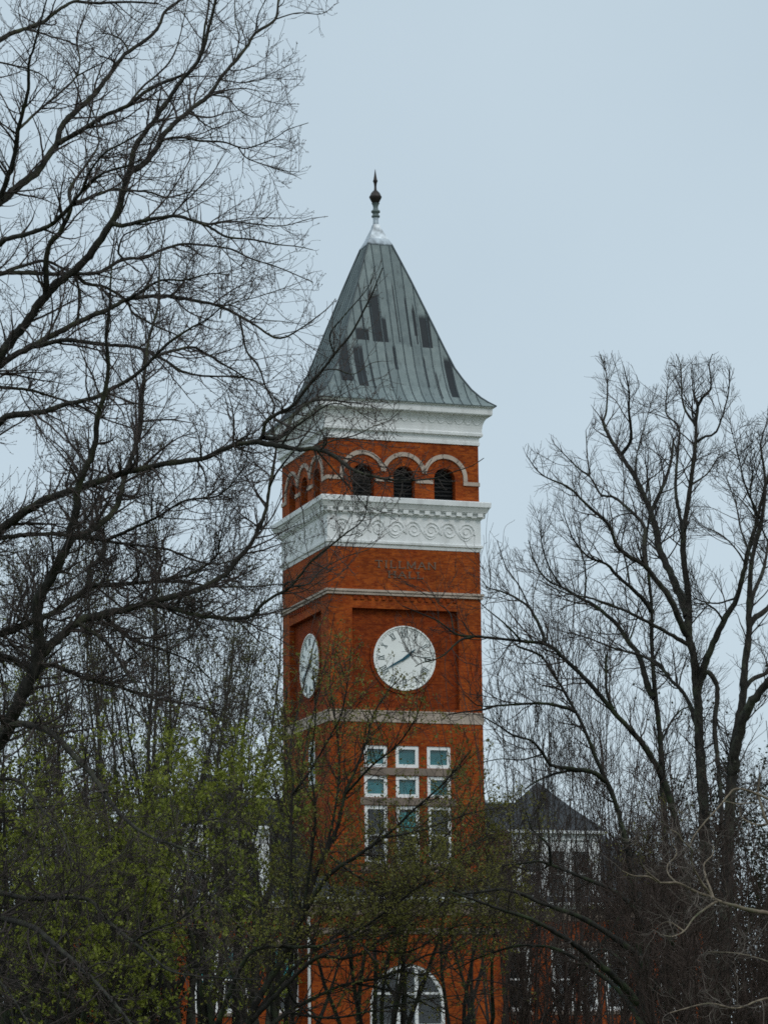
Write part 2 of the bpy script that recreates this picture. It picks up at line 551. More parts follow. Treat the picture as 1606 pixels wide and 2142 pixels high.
mb = MB(); mb.ring([(3.7, 23.05), (3.84, 23.06), (3.85, 23.13), (3.80, 23.15), (3.81, 23.18), (3.88, 23.2), (3.88, 23.3), (3.70, 23.33)])
mb.build('string_course', M['stone'], tower)
mb = MB(); mb.ring([(3.7, 17.12), (3.79, 17.14), (3.79, 17.60), (3.82, 17.62), (3.82, 17.68), (3.70, 17.70)])
mb.build('stone_band', M['stone'], tower)
for z0, z1 in ((14.70, 15.03), (13.32, 13.65), (10.3, 10.6)):
    mb = MB(); mb.box(-2.3, 2.33, -.04, .1, z0, z1, 0, face(0)); mb.build('window_sill', M['stone_dark'], tower)
mb = MB(); mb.box(LW[0] - .08, LW[1] + .08, -.05, .1, LW[2] - .16, LW[2] - .003, 0, face(1)); mb.build('window_sill', M['stone_dark'], tower)
# impost band and arch hoods of the belfry
for k in range(4):
    T = face(k)
    hd = MB()
    for j, c in enumerate((-2.02, .01, 2.04)):
        hi = math.acos(min(1, 1.015 / 1.03))
        a0 = 0 if j == 2 else hi; a1 = PI if j == 0 else PI - hi
        ts = np.linspace(a0, a1, 22)
        ri, ro, pr = .93, 1.13, -.07
        p = lambda r, t, d: T(c + r * math.cos(t), d, 28.8 + r * math.sin(t))
        for a, b in zip(ts[:-1], ts[1:]):
            hd.quad(p(ri, a, pr), p(ro, a, pr), p(ro, b, pr), p(ri, b, pr))
            hd.quad(p(ro, a, pr), p(ro, a, .01), p(ro, b, .01), p(ro, b, pr))
            hd.quad(p(ri, a, pr), p(ri, a, .01), p(ri, b, .01), p(ri, b, pr))
    hd.box(2.04 + .93, 2.04 + 1.13, -.068, .01, 28.66, 28.8, 0, T); hd.box(-2.02 - 1.13, -2.02 - .93, -.068, .01, 28.66, 28.8, 0, T)
    hd.box(2.04 + .93, H + .002, -.06, .01, 28.48, 28.66, 0, T); hd.box(-H - .002, -2.02 - .93, -.06, .01, 28.48, 28.66, 0, T)
    for c in (-1.0, 1.03):
        hd.box(c - .42, c + .42, -.06, .01, 28.48, 28.66, 0, T)
    hd.build('arch_hood', M['stone'], tower)
    for c in (-2.0, .02, 2.04):
        lv = MB()
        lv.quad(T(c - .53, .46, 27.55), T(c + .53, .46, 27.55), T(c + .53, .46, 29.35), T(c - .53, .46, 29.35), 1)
        for i in range(9):
            z = 27.62 + i * .19
            if z > 29.1: continue
            lv.box(c - .52, c + .52, .36, .40, z, z + .05, 0, T)
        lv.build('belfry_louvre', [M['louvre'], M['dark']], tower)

# --- windows of the shaft
for a, b in CX:
    for j, (c, d) in enumerate(CZ):
        if j < 2:
            make_window(tower, face(0), a, b, c, d, .13, (0, 1), 'blind', (1, 1), .165)
        else:
            mid = abs(a + .57) < .01
            make_window(tower, face(0), a, b, c, d, .13, (.45, .95) if mid else None, 'pale_blind' if mid else 'blind', (1, 2), .17)
make_window(tower, face(1), *LW, .12, (.0, 1), 'blind', (1, 2), .3)


# --- clocks
def stroke(mb, T, a, b, w, i0, i1, mi=0):
    (x0, z0), (x1, z1) = a, b
    L = math.hypot(x1 - x0, z1 - z0) or 1e-6
    nx, nz = -(z1 - z0) / L * w / 2, (x1 - x0) / L * w / 2
    q = [(x0 + nx, z0 + nz), (x0 - nx, z0 - nz), (x1 - nx, z1 - nz), (x1 + nx, z1 + nz)]
    mb.poly([T(u, i0, z) for u, z in q], mi)
    for i in range(4):
        a_, b_ = q[i], q[(i + 1) % 4]
        mb.quad(T(a_[0], i0, a_[1]), T(a_[0], i1, a_[1]), T(b_[0], i1, b_[1]), T(b_[0], i0, b_[1]), mi)


ROM = ['XII', 'I', 'II', 'III', 'IIII', 'V', 'VI', 'VII', 'VIII', 'IX', 'X', 'XI']
for k in range(4):
    T = face(k)
    zc = 20.18
    ck = empty('clock', (0, 0, 0)); ck.parent = tower
    d = MB(); n = 64
    D0 = REC - .06
    for i in range(n):
        a, b = 2 * PI * i / n, 2 * PI * (i + 1) / n
        q = lambda r, t, i_: T(r * math.cos(t), i_, zc + r * math.sin(t))
        d.poly([q(0, a, D0), q(1.46, a, D0), q(1.46, b, D0)])
        d.quad(q(1.46, a, D0), q(1.46, a, D0 - .05), q(1.46, b, D0 - .05), q(1.46, b, D0))
        d.quad(q(1.46, a, D0 - .05), q(1.52, a, D0 - .05), q(1.52, b, D0 - .05), q(1.46, b, D0 - .05))
        d.quad(q(1.52, a, D0 - .05), q(1.52, a, D0 + .1), q(1.52, b, D0 + .1), q(1.52, b, D0 - .05))
    d.build('clock_dial', M['dial'], ck)
    for h in range(12):
        nm = MB()
        ang = PI / 2 - h * PI / 6
        er = np.array((math.cos(ang), math.sin(ang))); et = np.array((math.sin(ang), -math.cos(ang)))
        wd = {'I': .085, 'V': .15, 'X': .15}
        tot = sum(wd[c] for c in ROM[h]); u = -tot / 2
        P = lambda s, r: (float(et[0] * s + er[0] * r), zc + float(et[1] * s + er[1] * r))
        r0, r1 = .99, 1.29
        for c in ROM[h]:
            w = wd[c]; m = u + w / 2
            if c == 'I':
                stroke(nm, T, P(m, r0), P(m, r1), .042, D0 - .012, D0)
            elif c == 'V':
                stroke(nm, T, P(m, r0), P(u + .02, r1), .042, D0 - .012, D0); stroke(nm, T, P(m, r0), P(u + w - .02, r1), .024, D0 - .0135, D0)
            else:
                stroke(nm, T, P(u + .015, r0), P(u + w - .015, r1), .024, D0 - .012, D0); stroke(nm, T, P(u + w - .015, r0), P(u + .015, r1), .042, D0 - .0135, D0)
            u += w
        stroke(nm, T, P(-tot / 2, r0), P(tot / 2, r0), .014, D0 - .015, D0); stroke(nm, T, P(-tot / 2, r1), P(tot / 2, r1), .014, D0 - .015, D0)
        nm.build('numeral', M['numeral'], ck)
    nm = MB()
    for i in range(60):
        a, b = 2 * PI * i / 60, 2 * PI * (i + 1) / 60
        q = lambda r, t: T(r * math.cos(t), D0 - .006, zc + r * math.sin(t))
        nm.quad(q(1.345, a), q(1.352, a), q(1.352, b), q(1.345, b))
    for i in range(60):
        ang = 2 * PI * i / 60
        r0, r1 = 1.35, 1.385
        stroke(nm, T, (r0 * math.cos(ang), zc + r0 * math.sin(ang)), (r1 * math.cos(ang), zc + r1 * math.sin(ang)), .034, D0 - .01, D0)
    nm.build('minute_track', M['numeral'], ck)
    for nmz, deg, L, w, tail in (('hour_hand', 50, .72, .13, .18), ('minute_hand', 240, 1.12, .10, .3)):
        hb = MB(); ang = math.radians(90 - deg)
        e = (math.cos(ang), math.sin(ang)); q = (-e[1], e[0])
        pt = lambda r, s: T(e[0] * r + q[0] * s, D0 - (.05 if nmz == 'hour_hand' else .075), zc + e[1] * r + q[1] * s)
        out = [pt(-tail, -w * .45), pt(0, -w * .5), pt(L * .6, -w * .42), pt(L, 0), pt(L * .6, w * .42), pt(0, w * .5), pt(-tail, w * .45)]
        hb.poly(out)
        back = [(Vector(o) + (Vector(T(0, .02, 0)) - Vector(T(0, 0, 0)))) for o in out]
        for i in range(len(out)):
            j = (i + 1) % len(out)
            hb.quad(out[i], back[i], back[j], out[j])
        hb.build(nmz, M['hand'], ck)

# --- raised lettering, two lines
LET = {
    'T': [((.5, 0), (.5, 1)), ((.05, .96), (.95, .96)), ((.07, .8), (.07, 1)), ((.93, .8), (.93, 1)), ((.32, .03), (.68, .03))],
    'I': [((.5, 0), (.5, 1)), ((.2, .97), (.8, .97)), ((.2, .03), (.8, .03))],
    'L': [((.22, 0), (.22, 1)), ((.05, .97), (.45, .97)), ((.05, .04), (.92, .04)), ((.9, 0), (.9, .24))],
    'M': [((.12, 0), (.12, 1)), ((.12, 1), (.5, .12)), ((.5, .12), (.88, 1)), ((.88, 0), (.88, 1)), ((0, .03), (.26, .03)), ((.74, .03), (1, .03))],
    'A': [((.1, 0), (.5, 1)), ((.5, 1), (.9, 0)), ((.26, .36), (.74, .36)), ((0, .03), (.24, .03)), ((.76, .03), (1, .03))],
    'N': [((.14, 0), (.14, 1)), ((.14, 1), (.86, 0)), ((.86, 0), (.86, 1)), ((0, .03), (.3, .03)), ((.7, .97), (1, .97))],
    'H': [((.18, 0), (.18, 1)), ((.82, 0), (.82, 1)), ((.18, .5), (.82, .5)), ((.02, .97), (.36, .97)), ((.02, .03), (.36, .03)), ((.64, .97), (.98, .97)), ((.64, .03), (.98, .03))],
}
lt = MB(); T = face(0)
for word, x0, x1, z0, hgt in (('TILLMAN', -1.47, 1.55, 24.38, .34), ('HALL', -.86, .92, 23.92, .31)):
    ww = {'T': .92, 'I': .5, 'L': .86, 'M': 1.15, 'A': 1.05, 'N': 1.05, 'H': 1.05}
    tot = sum(ww[c] for c in word); gap = .14
    sc_ = (x1 - x0) / (tot + gap * (len(word) - 1)); u = x0
    for c in word:
        for n_, (a, b) in enumerate(LET[c]):
            stroke(lt, T, (u + a[0] * ww[c] * sc_, z0 + a[1] * hgt), (u + b[0] * ww[c] * sc_, z0 + b[1] * hgt), .06 if abs(a[0] - b[0]) < .5 and abs(a[1] - b[1]) > .5 else .038, -.03 - .0012 * n_, .0)
        u += (ww[c] + gap) * sc_
lt.build('lettering', M['letter'], tower)

# --- roof: flared pyramid of standing-seam strips, some of them blackened
PR = [(4.44, 32.27), (4.16, 32.50), (3.875, 32.78), (3.53, 33.23), (3.2, 33.82), (2.915, 34.39), (2.52, 35.5), (2.13, 36.65), (1.73, 37.8), (1.34, 38.95), (.97, 39.97), (.60, 40.97)]


def rw(z):
    for (r0, z0), (r1, z1) in zip(PR[:-1], PR[1:]):
        if z0 <= z <= z1:
            return r0 + (r1 - r0) * (z - z0) / (z1 - z0)
    return PR[-1][0]


DARK = [(-1, 35.55, 38.5, -1.02, -.5), (0, 35.55, 37.0, -.44, -.24), (1, 35.4, 37.3, 1.45, 1.98), (2, 33.05, 35.5, -2.1, -1.62), (3, 33.3, 36.0, -2.92, -2.35), (4, 32.7, 35.1, 2.42, 2.82), (5, 35.6, 36.3, -1.85, -1.2),
        (6, 34.1, 35.5, -.1, .06), (7, 35.4, 38.3, .84, .93), (8, 36.0, 37.6, 1.14, 1.3)]
rf = MB(); seam = MB()
zs = sorted(set([z for _, z in PR] + [z for d_ in DARK for z in d_[1:3]] + [round(32.3 + .22 * i, 3) for i in range(39)]))
DARK += [(9, 33.0, 35.2, -.5, -.42), (10, 33.4, 35.4, .44, .49), (11, 33.2, 35.0, 1.36, 1.46), (12, 35.6, 39.2, .30, .36), (13, 32.6, 34.2, 1.88, 1.95), (14, 35.6, 38.0, -1.45, -1.36), (15, 32.9, 34.6, -1.36, -1.28), (16, 35.55, 37.9, 1.2, 1.27)]
PAT = []


def patina(u, z):
    v = 0.0
    for i, lo_, hi_, a_, c_ in DARK:
        if a_ - 1e-4 <= u <= c_ + 1e-4 and lo_ <= z <= hi_:
            fade = .28 * (hi_ - lo_)
            v = max(v, min(1, (hi_ - z) / fade + .04) * (1 if i % 3 else min(1, (z - lo_) / .5 + .55)))
    return v



for k in range(4):
    T = face(k, 0)
    us = [i * .46 for i in range(-9, 10)]
    cuts = sorted(set(us + [(c if k == 0 else -c) for d_ in DARK for c in d_[3:5]])) if k in (0, 3) else us
    for z0, z1 in zip(zs[:-1], zs[1:]):
        ra, rb = rw(z0), rw(z1)
        e0 = [-ra] + [c for c in cuts if -ra < c < ra] + [ra]
        for a, b in zip(e0[:-1], e0[1:]):
            a2, b2 = max(-rb, min(rb, a)), max(-rb, min(rb, b))
            mi = 0
            m = (a + b) / 2 * (1 if k != 3 else -1)
            zm = (z0 + z1) / 2
            p0 = patina(m, z0 + .001) if k in (0, 3) else 0.0
            p1 = patina(m, z1 - .001) if k in (0, 3) else 0.0
            sheet = math.floor(m / .46) * 7 + (0 if zm < 35.5 else 3) + k * 31
            tint = (math.sin(sheet * 12.9898) * 43758.5453) % 1.0
            PAT += [(p0, tint)] * 2 + [(p1, tint)] * (1 if abs(b2 - a2) < 1e-6 else 2)
            if abs(b2 - a2) < 1e-6:
                rf.poly([T(a, -ra, z0), T(b, -ra, z0), T(b2, -rb, z1)], mi)
            else:
                rf.quad(T(a, -ra, z0), T(b, -ra, z0), T(b2, -rb, z1), T(a2, -rb, z1), mi)
    for u in us:
        pts = []
        for z in np.linspace(32.27, 40.97, 40):
            if rw(z) > abs(u) + .01: pts.append((u, -rw(z) - .012, z))
        if len(pts) > 2: seam.tube(pts, .024, 4, 0, T)
    # hip rolls
    seam.tube([(-(r + .01), -(r + .01), z) for r, z in PR], .045, 6, 0, T)
rf.ring([(4.2, 32.24), (4.44, 32.235), (4.445, 32.27)])
roof = rf.build('roof', [M['roof']], tower)
ca = roof.data.attributes.new('patina', 'FLOAT_COLOR', 'POINT')
PAT += [(0.0, .5)] * (len(rf.v) - len(PAT))
ca.data.foreach_set('color', np.array([(p, t_, 0, 1) for p, t_ in PAT], np.float32).ravel())
seam.build('roof_seam', flat_mat('seam_metal', (.06, .075, .08), .5, .3, 1.2, .25), roof)
cp = MB()
cp.ring([(.64, 40.93), (.645, 40.99), (.47, 41.3), (.33, 41.62), (.2, 41.92), (.15, 42.1)])
cp.lathe([(.15, 42.05), (.13, 42.3), (.14, 42.48)], 16)
cp.build('roof_cap', M['zinc_bright'], roof)
fn = MB()
fn.lathe([(.13, 42.45), (.2, 42.5), (.21, 42.56), (.15, 42.6), (.15, 42.7), (.22, 42.74), (.22, 42.82), (.14, 42.86), (.12, 43.0), (.15, 43.12), (.2, 43.2)], 16, (0, 0), 1)
fn.lathe([(.14, 43.2), (.2, 43.28), (.26, 43.4), (.31, 43.5), (.31, 43.54), (.27, 43.6), (.22, 43.72), (.13, 43.82), (.07, 43.88), (.055, 44.05), (.07, 44.2), (.10, 44.3), (.125, 44.34), (.09, 44.42), (.05, 44.65), (.03, 44.8), (.008, 44.95)], 16)
fn.build('finial', [M['finial'], M['zinc']], roof, True)

# ------------------------------------------------------------------ the hall the tower stands on
hall = empty('brick_hall', (TC[0], TC[1], 0), TH, 'long orange brick hall with dark slate roof and white dormers behind the trees', 'building')
WY = 2.75        # wing front plane, depth inward from the tower front
WT = face(0)
XL, XR, YB = -15.5, 15.6, 14.5
I0 = 1.0


def Wt(u, i, z): return WT(u, i + I0, z)


wins = [(-6.28, -4.99, 3.95, 7.0, (.55, .97), 'pale_blind'), (-8.62, -7.36, 3.95, 6.95, (.5, .95), 'blind'), (-9.95, -8.72, 3.95, 6.95, (.45, .95), 'pale_blind'),
        (-12.6, -11.4, 3.95, 6.95, None, ''), (4.99, 6.28, 3.95, 6.9, None, ''), (7.3, 8.5, 3.95, 6.9, None, ''), (8.62, 9.66, 3.95, 6.9, None, ''),
        (9.98, 11.22, 3.95, 6.85, (.35, .5), 'blind'), (12.8, 14.0, 3.95, 6.85, None, '')]
mb = MB()
low = [rect(a, b, .9, 3.2) for a, b, *_ in wins]
wall(mb, Wt, XL, -H - .9, 0, 8.2, [rect(*w[:4]) for w in wins if w[0] < 0] + [l for l in low if l[0][0] < 0], .22)
wall(mb, Wt, H + .9, XR, 0, 8.2, [rect(*w[:4]) for w in wins if w[0] > 0] + [l for l in low if l[0][0] > 0], .22)
c = [Wt(XL, 0, 0), Wt(XL, YB, 0), Wt(XR, YB, 0), Wt(XR, 0, 0)]
for a, b in zip(c[:-1], c[1:]):
    mb.quad(a, b, (b[0], b[1], 8.2), (a[0], a[1], 8.2))
mb.build('wing_wall', M['brick'], hall)
for w in wins:
    make_window(hall, Wt, *w[:4], .13, w[4], w[5] or 'blind', (1, 2), .2)
    make_window(hall, Wt, w[0], w[1], .9, 3.2, .13, None, 'blind', (1, 2), .17)
mb = MB()
cxm, cym = (XL + XR) / 2, (-H + I0 + YB / 2)
rc = (cxm, cym, (XR - XL) / 2, YB / 2)
mb.ring([(-.05, 8.12), (.06, 8.14), (.07, 8.62), (.1, 8.65)], 0, rc)
mb.build('stone_frieze', M['stone_dark'], hall)
mb = MB(); mb.ring([(.05, 8.65), (.16, 8.66), (.22, 8.78), (.34, 8.84), (.36, 8.98), (.2, 9.0)], 0, rc)
mb.build('eaves_cornice', M['grime'], hall)
for a, b, z in [(w[0], w[1], w[3]) for w in wins]:
    mb = MB(); mb.box(a - .06, b + .06, -.03, .1, z + .003, z + .3, 0, Wt); mb.build('lintel', M['stone_dark'], hall)
    mb = MB(); mb.box(a - .055, b + .055, -.05, .1, 3.8, 3.945, 0, Wt); mb.build('window_sill', M['stone_dark'], hall)
# hipped slate roof of the wings
mb = MB()
ov, ez, rz_, dp = .36, 9.0, 14.15, 5.6
A = [(XL - ov, -H + I0 - ov, ez), (XR + ov, -H + I0 - ov, ez), (XR + ov, -H + I0 + YB + ov, ez), (XL - ov, -H + I0 + YB + ov, ez)]
ym = -H + I0 + YB / 2
B = [(XL + 5.5, ym - .5, rz_), (XR - 5.5, ym - .5, rz_), (XR - 5.5, ym + .5, rz_), (XL + 5.5, ym + .5, rz_)]
for i in range(4):
    j = (i + 1) % 4
    mb.quad(A[i], A[j], B[j], B[i])
mb.poly(B)
for i in range(24):
    pass
main_roof = mb.build('roof', M['slate'], hall)
rg = MB(); rg.tube([(XL + 5.4, ym - .5, rz_ + .03), (XR - 5.4, ym - .5, rz_ + .03)], .09, 6)
rg.build('ridge_cap', M['zinc'], main_roof)


def dormer(u0, u1, dz0, dz1, apex, label):
    dm = MB(); dpt = u1 - u0
    w3 = (u1 - u0 - .7) / 3
    hs = [rect(u0 + .35 + i * w3 + .14, u0 + .35 + (i + 1) * w3 - .14, dz0 + .5, dz1 - .75) for i in range(3)]
    wall(dm, Wt, u0, u1, dz0, dz1, hs, .2)
    dm.quad(Wt(u0, 0, dz0), Wt(u0, dpt, dz0), Wt(u0, dpt, dz1), Wt(u0, 0, dz1))
    dm.quad(Wt(u1, 0, dz0), Wt(u1, dpt, dz0), Wt(u1, dpt, dz1), Wt(u1, 0, dz1))
    for i in range(4):
        x = u0 + .35 + i * w3
        dm.box(x - .07, x + .07, -.05, .02, dz0 + .1, dz1 - .35, 0, Wt)
    dm.box(u0 - .05, u1 + .05, -.09, .03, dz1 - .3, dz1 - .003, 0, Wt)
    dm.box(u0 - .05, u1 + .05, -.07, .03, dz0 + .003, dz0 + .25, 0, Wt)
    d = dm.build('dormer', M['white'], hall); d['label'] = label
    for h in hs:
        make_window(d, Wt, h[0][0], h[1][0], h[0][1], h[2][1], .1, None, 'blind', (1, 2), .07)
    r = MB(); o = .3; um = (u0 + u1) / 2
    e = [Wt(u0 - o, -o, dz1), Wt(u1 + o, -o, dz1), Wt(u1 + o, dpt + o, dz1), Wt(u0 - o, dpt + o, dz1)]
    e2 = [(p[0], p[1], p[2] + .14) for p in e]
    top = Wt(um, dpt / 2, apex)
    for i in range(4):
        j = (i + 1) % 4
        r.quad(e[i], e[j], e2[j], e2[i], 1)
        m1 = [tuple(e2[q][n] * .5 + top[n] * .5 - (.10 if n == 2 else 0) for n in range(3)) for q in (i, j)]
        r.quad(e2[i], e2[j], m1[1], m1[0]); r.poly([m1[0], m1[1], top])
    r.poly(e[::-1], 1)
    r.build('dormer_roof', [M['slate'], M['white']], d)
    return d


dormer(5.45, 9.9, 8.72, 12.2, 14.85, 'white dormer with pyramid slate roof on the side with bare trees')
dormer(-10.8, -6.35, 8.72, 12.2, 15.0, 'white dormer with pyramid slate roof behind the leafy green tree')

# wider entrance bay at the tower's foot, with arched window and slate apron roof
eb = MB(); ET = face(0, H + .3)
BW = 4.75
wall(eb, ET, -BW, BW, 0, 8.3, [arch(-.22, 1.80, 3.2, 4.30, 22)], .3)
eb.quad(ET(-BW, 0, 0), ET(-BW, 4.2, 0), ET(-BW, 4.2, 8.3), ET(-BW, 0, 8.3)); eb.quad(ET(BW, 0, 0), ET(BW, 4.2, 0), ET(BW, 4.2, 8.3), ET(BW, 0, 8.3))
bay = eb.build('entrance_bay', M['brick'], hall)
mb = MB(); brc = (0, -H - .3 + 2.1, BW, 2.1)
mb.ring([(-.05, 7.42), (.05, 7.44), (.05, 7.7), (-.05, 7.72)], 0, brc)
mb.ring([(-.05, 8.28), (.07, 8.3), (.08, 8.84), (.1, 8.86)], 0, brc)
mb.build('stone_band', M['stone_dark'], bay)
mb = MB(); mb.ring([(.06, 8.86), (.16, 8.87), (.2, 8.95), (.3, 9.0), (.31, 9.1), (.15, 9.12)], 0, brc)
mb.build('bay_cornice', M['grime'], bay)
mb = MB()
mb.ring([(.3, 9.115), (-.99 - .0, 10.15)], 0, (0, -H - .3 + 2.1, BW, 2.1))
mb.build('apron_roof', M['slate'], bay)
aw = MB()
ri, ro, c0, s0 = 1.62, 1.795, -.22, 4.30
for a, b in zip(np.linspace(0, PI, 27)[:-1], np.linspace(0, PI, 27)[1:]):
    p = lambda r, t, d: ET(c0 + r * math.cos(t), d, s0 + r * math.sin(t))
    aw.quad(p(ri, a, .05), p(ro, a, .05), p(ro, b, .05), p(ri, b, .05)); aw.quad(p(ri, a, .05), p(ri, a, .2), p(ri, b, .2), p(ri, b, .05))
for x in (-1.79, -.52, .36, 1.63):
    aw.box(c0 + x, c0 + x + .155, .06, .2, 3.2, 4.30 + (math.sqrt(1.66 ** 2 - min(1.6, abs(x + .07)) ** 2)), 0, ET)
aw.box(c0 - 1.58, c0 + 1.58, .08, .18, 4.72, 4.82, 0, ET); aw.box(c0 - 1.795, c0 + 1.795, .055, .2, 3.2, 3.4, 0, ET)
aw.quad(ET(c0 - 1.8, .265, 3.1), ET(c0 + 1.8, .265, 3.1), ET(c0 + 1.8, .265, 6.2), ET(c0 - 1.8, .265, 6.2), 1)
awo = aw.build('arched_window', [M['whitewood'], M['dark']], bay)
g = MB(); g.poly([ET(u, .14, z) for u, z in arch(c0, 1.66, 3.3, 4.30, 24)])
g.build('pane', M['glass'], awo)
dpipe = MB(); dpipe.tube([ET(-BW - .12, .05, z) for z in (0, 3, 6, 8.2)], .07, 8)
dpipe.build('downpipe', M['pipe'], hall)

# ------------------------------------------------------------------ ground and sky
gm, nt, b_ = new_mat('winter_lawn')
f = noise(nt, coords(nt), .35, 8, .7)
nt.links.new(ramp(nt, f, [(.3, (.035, .05, .014)), (.55, (.055, .07, .02)), (.8, (.09, .085, .035))]), b_.inputs['Base Color'])
b_.inputs['Roughness'].default_value = .95
g = MB()
N = 40
xs = [-3000, -800, -300] + list(np.linspace(-120, 120, N)) + [300, 800, 3000]
ys = [-600, -200, -60] + list(np.linspace(-20, 220, N)) + [500, 1200, 4000]
gz = lambda x, y: .05 * math.sin(x * .11) * math.sin(y * .07) - .05 - (.0 if y < 120 else 0)
for i in range(len(xs) - 1):
    for j in range(len(ys) - 1):
        q = [(xs[i], ys[j]), (xs[i + 1], ys[j]), (xs[i + 1], ys[j + 1]), (xs[i], ys[j + 1])]
        g.quad(*[(x, y, gz(x, y)) for x, y in q])
tag(g.build('ground', gm), kind='structure')

w = bpy.data.worlds.new('World'); scene.world = w
w.use_nodes = True
nt = w.node_tree
bg = nt.nodes['Background']
SUN_EL, SUN_AZ = math.radians(48), math.radians(150)    # azimuth clockwise from +Y
sky = nt.nodes.new('ShaderNodeTexSky'); sky.sky_type = 'NISHITA'
sky.sun_disc = False; sky.sun_elevation = SUN_EL; sky.sun_rotation = SUN_AZ
sky.air_density = 1.0; sky.dust_density = 3.0; sky.ozone_density = 1.0
tc = nt.nodes.new('ShaderNodeTexCoord')
sp = nt.nodes.new('ShaderNodeSeparateXYZ'); nt.links.new(tc.outputs['Generated'], sp.inputs[0])
# an overcast deck: even low down, brighter towards the zenith, faintly mottled
SKYC = (5.9, 7.08, 7.86)
r = ramp(nt, sp.outputs[2], [(0.0, (.66, .655, .65)), (.2, (.63, .632, .634)), (.36, (.60, .605, .61)), (.62, (.85, .85, .85)), (1.0, (1, 1, 1))])
n1 = noise(nt, tc.outputs['Generated'], 3.0, 5, .5)
r2 = mixc(nt, 1.0, r, ramp(nt, n1, [(.3, (.93, .94, .95)), (.7, (1.04, 1.035, 1.03))]), 'MULTIPLY')
base = mixc(nt, 1.0, r2, tuple(c_ / .61 for c_ in SKYC), 'MULTIPLY')
skyn = mixc(nt, 1.0, sky.outputs[0], (.9, .9, .9), 'MULTIPLY')
nt.links.new(mixc(nt, .12, base, skyn), bg.inputs['Color'])
bg.inputs['Strength'].default_value = .1

sl = bpy.data.lights.new('sun', 'SUN'); so = bpy.data.objects.new('sun', sl); COL.objects.link(so)
sl.energy = .9; sl.angle = math.radians(18); sl.color = (1, .97, .92)
sd = Vector((math.sin(SUN_AZ) * math.cos(SUN_EL), math.cos(SUN_AZ) * math.cos(SUN_EL), math.sin(SUN_EL)))
so.rotation_euler = sd.to_track_quat('Z', 'Y').to_euler()
so.location = (30, -40, 60)


# ------------------------------------------------------------------ trees
def smooth_path(P, step):
    """Catmull-Rom through the nodes, resampled about every step metres"""
    P = np.asarray(P, float)
    A = np.vstack([2 * P[0] - P[1], P, 2 * P[-1] - P[-2]])
    out = []
    for i in range(1, len(A) - 2):
        p0, p1, p2, p3 = A[i - 1], A[i], A[i + 1], A[i + 2]
        n = max(2, int(np.linalg.norm(p2[:3] - p1[:3]) / step))
        t = (np.arange(n) / n)[:, None]
        out.append(.5 * (2 * p1 + (p2 - p0) * t + (2 * p0 - 5 * p1 + 4 * p2 - p3) * t * t + (3 * p1 - p0 - 3 * p2 + p3) * t ** 3))
    out.append(P[-1:])
    return np.vstack(out)


def inside(poly, x, y):
    c = np.zeros(len(x), bool)
    j = len(poly) - 1
    for i in range(len(poly)):
        xi, yi = poly[i]; xj, yj = poly[j]
        m = ((yi > y) != (yj > y)) & (x < (xj - xi) * (y - yi) / (yj - yi + 1e-9) + xi)
        c ^= m; j = i
    return c


def sprout(P, R, spacing, L, ang, K, rfac=.6, rmin=.004, rmax=.05, up=.1, wig=.12, t0=.08, keep=None, tip=0, fall=.45, flat=None):
    """side shoots along many centre lines P (N,K,3), R (N,K)"""
    N, KP, _ = P.shape
    seg = np.linalg.norm(np.diff(P, axis=1), axis=2).sum(1)
    cnt = rng.poisson(np.maximum(seg / spacing, .3))
    idx = np.repeat(np.arange(N), cnt)
    t = rng.uniform(t0, 1, len(idx))
    if tip:
        idx = np.concatenate([idx, np.repeat(np.arange(N), tip)]); t = np.concatenate([t, np.full(N * tip, .999)])
    f = t * (KP - 1); i = np.minimum(f.astype(int), KP - 2); fr = (f - i)[:, None]
    a, b = P[idx, i], P[idx, i + 1]
    pos = a + (b - a) * fr
    rad = R[idx, i] * (1 - fr[:, 0]) + R[idx, i + 1] * fr[:, 0]
    T = (b - a) / (np.linalg.norm(b - a, axis=1, keepdims=True) + 1e-9)
    q = rng.normal(size=(len(idx), 3))
    if flat is not None: q *= np.array(flat)
    q -= (q * T).sum(1, keepdims=True) * T
    q /= np.linalg.norm(q, axis=1, keepdims=True) + 1e-9
    th = np.radians(rng.uniform(ang[0], ang[1], len(idx)))
    th = np.where(t > .995, th * .45, th)
    d = np.cos(th)[:, None] * T + np.sin(th)[:, None] * q
    ln = rng.uniform(L[0], L[1], len(idx)) * (1 - fall * t)
    ln = np.minimum(ln, seg[idx] * .85)
    out = np.zeros((len(idx), K, 3)); out[:, 0] = pos
    st = (ln / (K - 1))[:, None]
    bend = rng.normal(size=(len(idx), 3)) * wig * .35
    for k in range(1, K):
        d = d + np.array((0, 0, up)) + bend + rng.normal(size=d.shape) * wig
        d /= np.linalg.norm(d, axis=1, keepdims=True)
        out[:, k] = out[:, k - 1] + d * st
    r0 = np.clip(rad * rfac, rmin, rmax)
    s = np.linspace(0, 1, K)[None, :]
    RR = r0[:, None] * (1 - s) ** .8 + rmin * .75 * (1 - (1 - s) ** .8)
    if keep is not None and len(out):
        ok = np.ones(len(out), bool)
        for kk in {K - 1, K // 2}:
            x, y = project(out[:, kk]); ok &= keep(x, y)
        out, RR = out[ok], RR[ok]
    return out, RR


def resample(P, K):
    """a list of limbs of any length to K points each"""
    out = []
    for p in P:
        s = np.linspace(0, len(p) - 1, K); i = np.minimum(s.astype(int), len(p) - 2); f = (s - i)[:, None]
        out.append(p[i] * (1 - f) + p[i + 1] * f)
    return np.array(out)


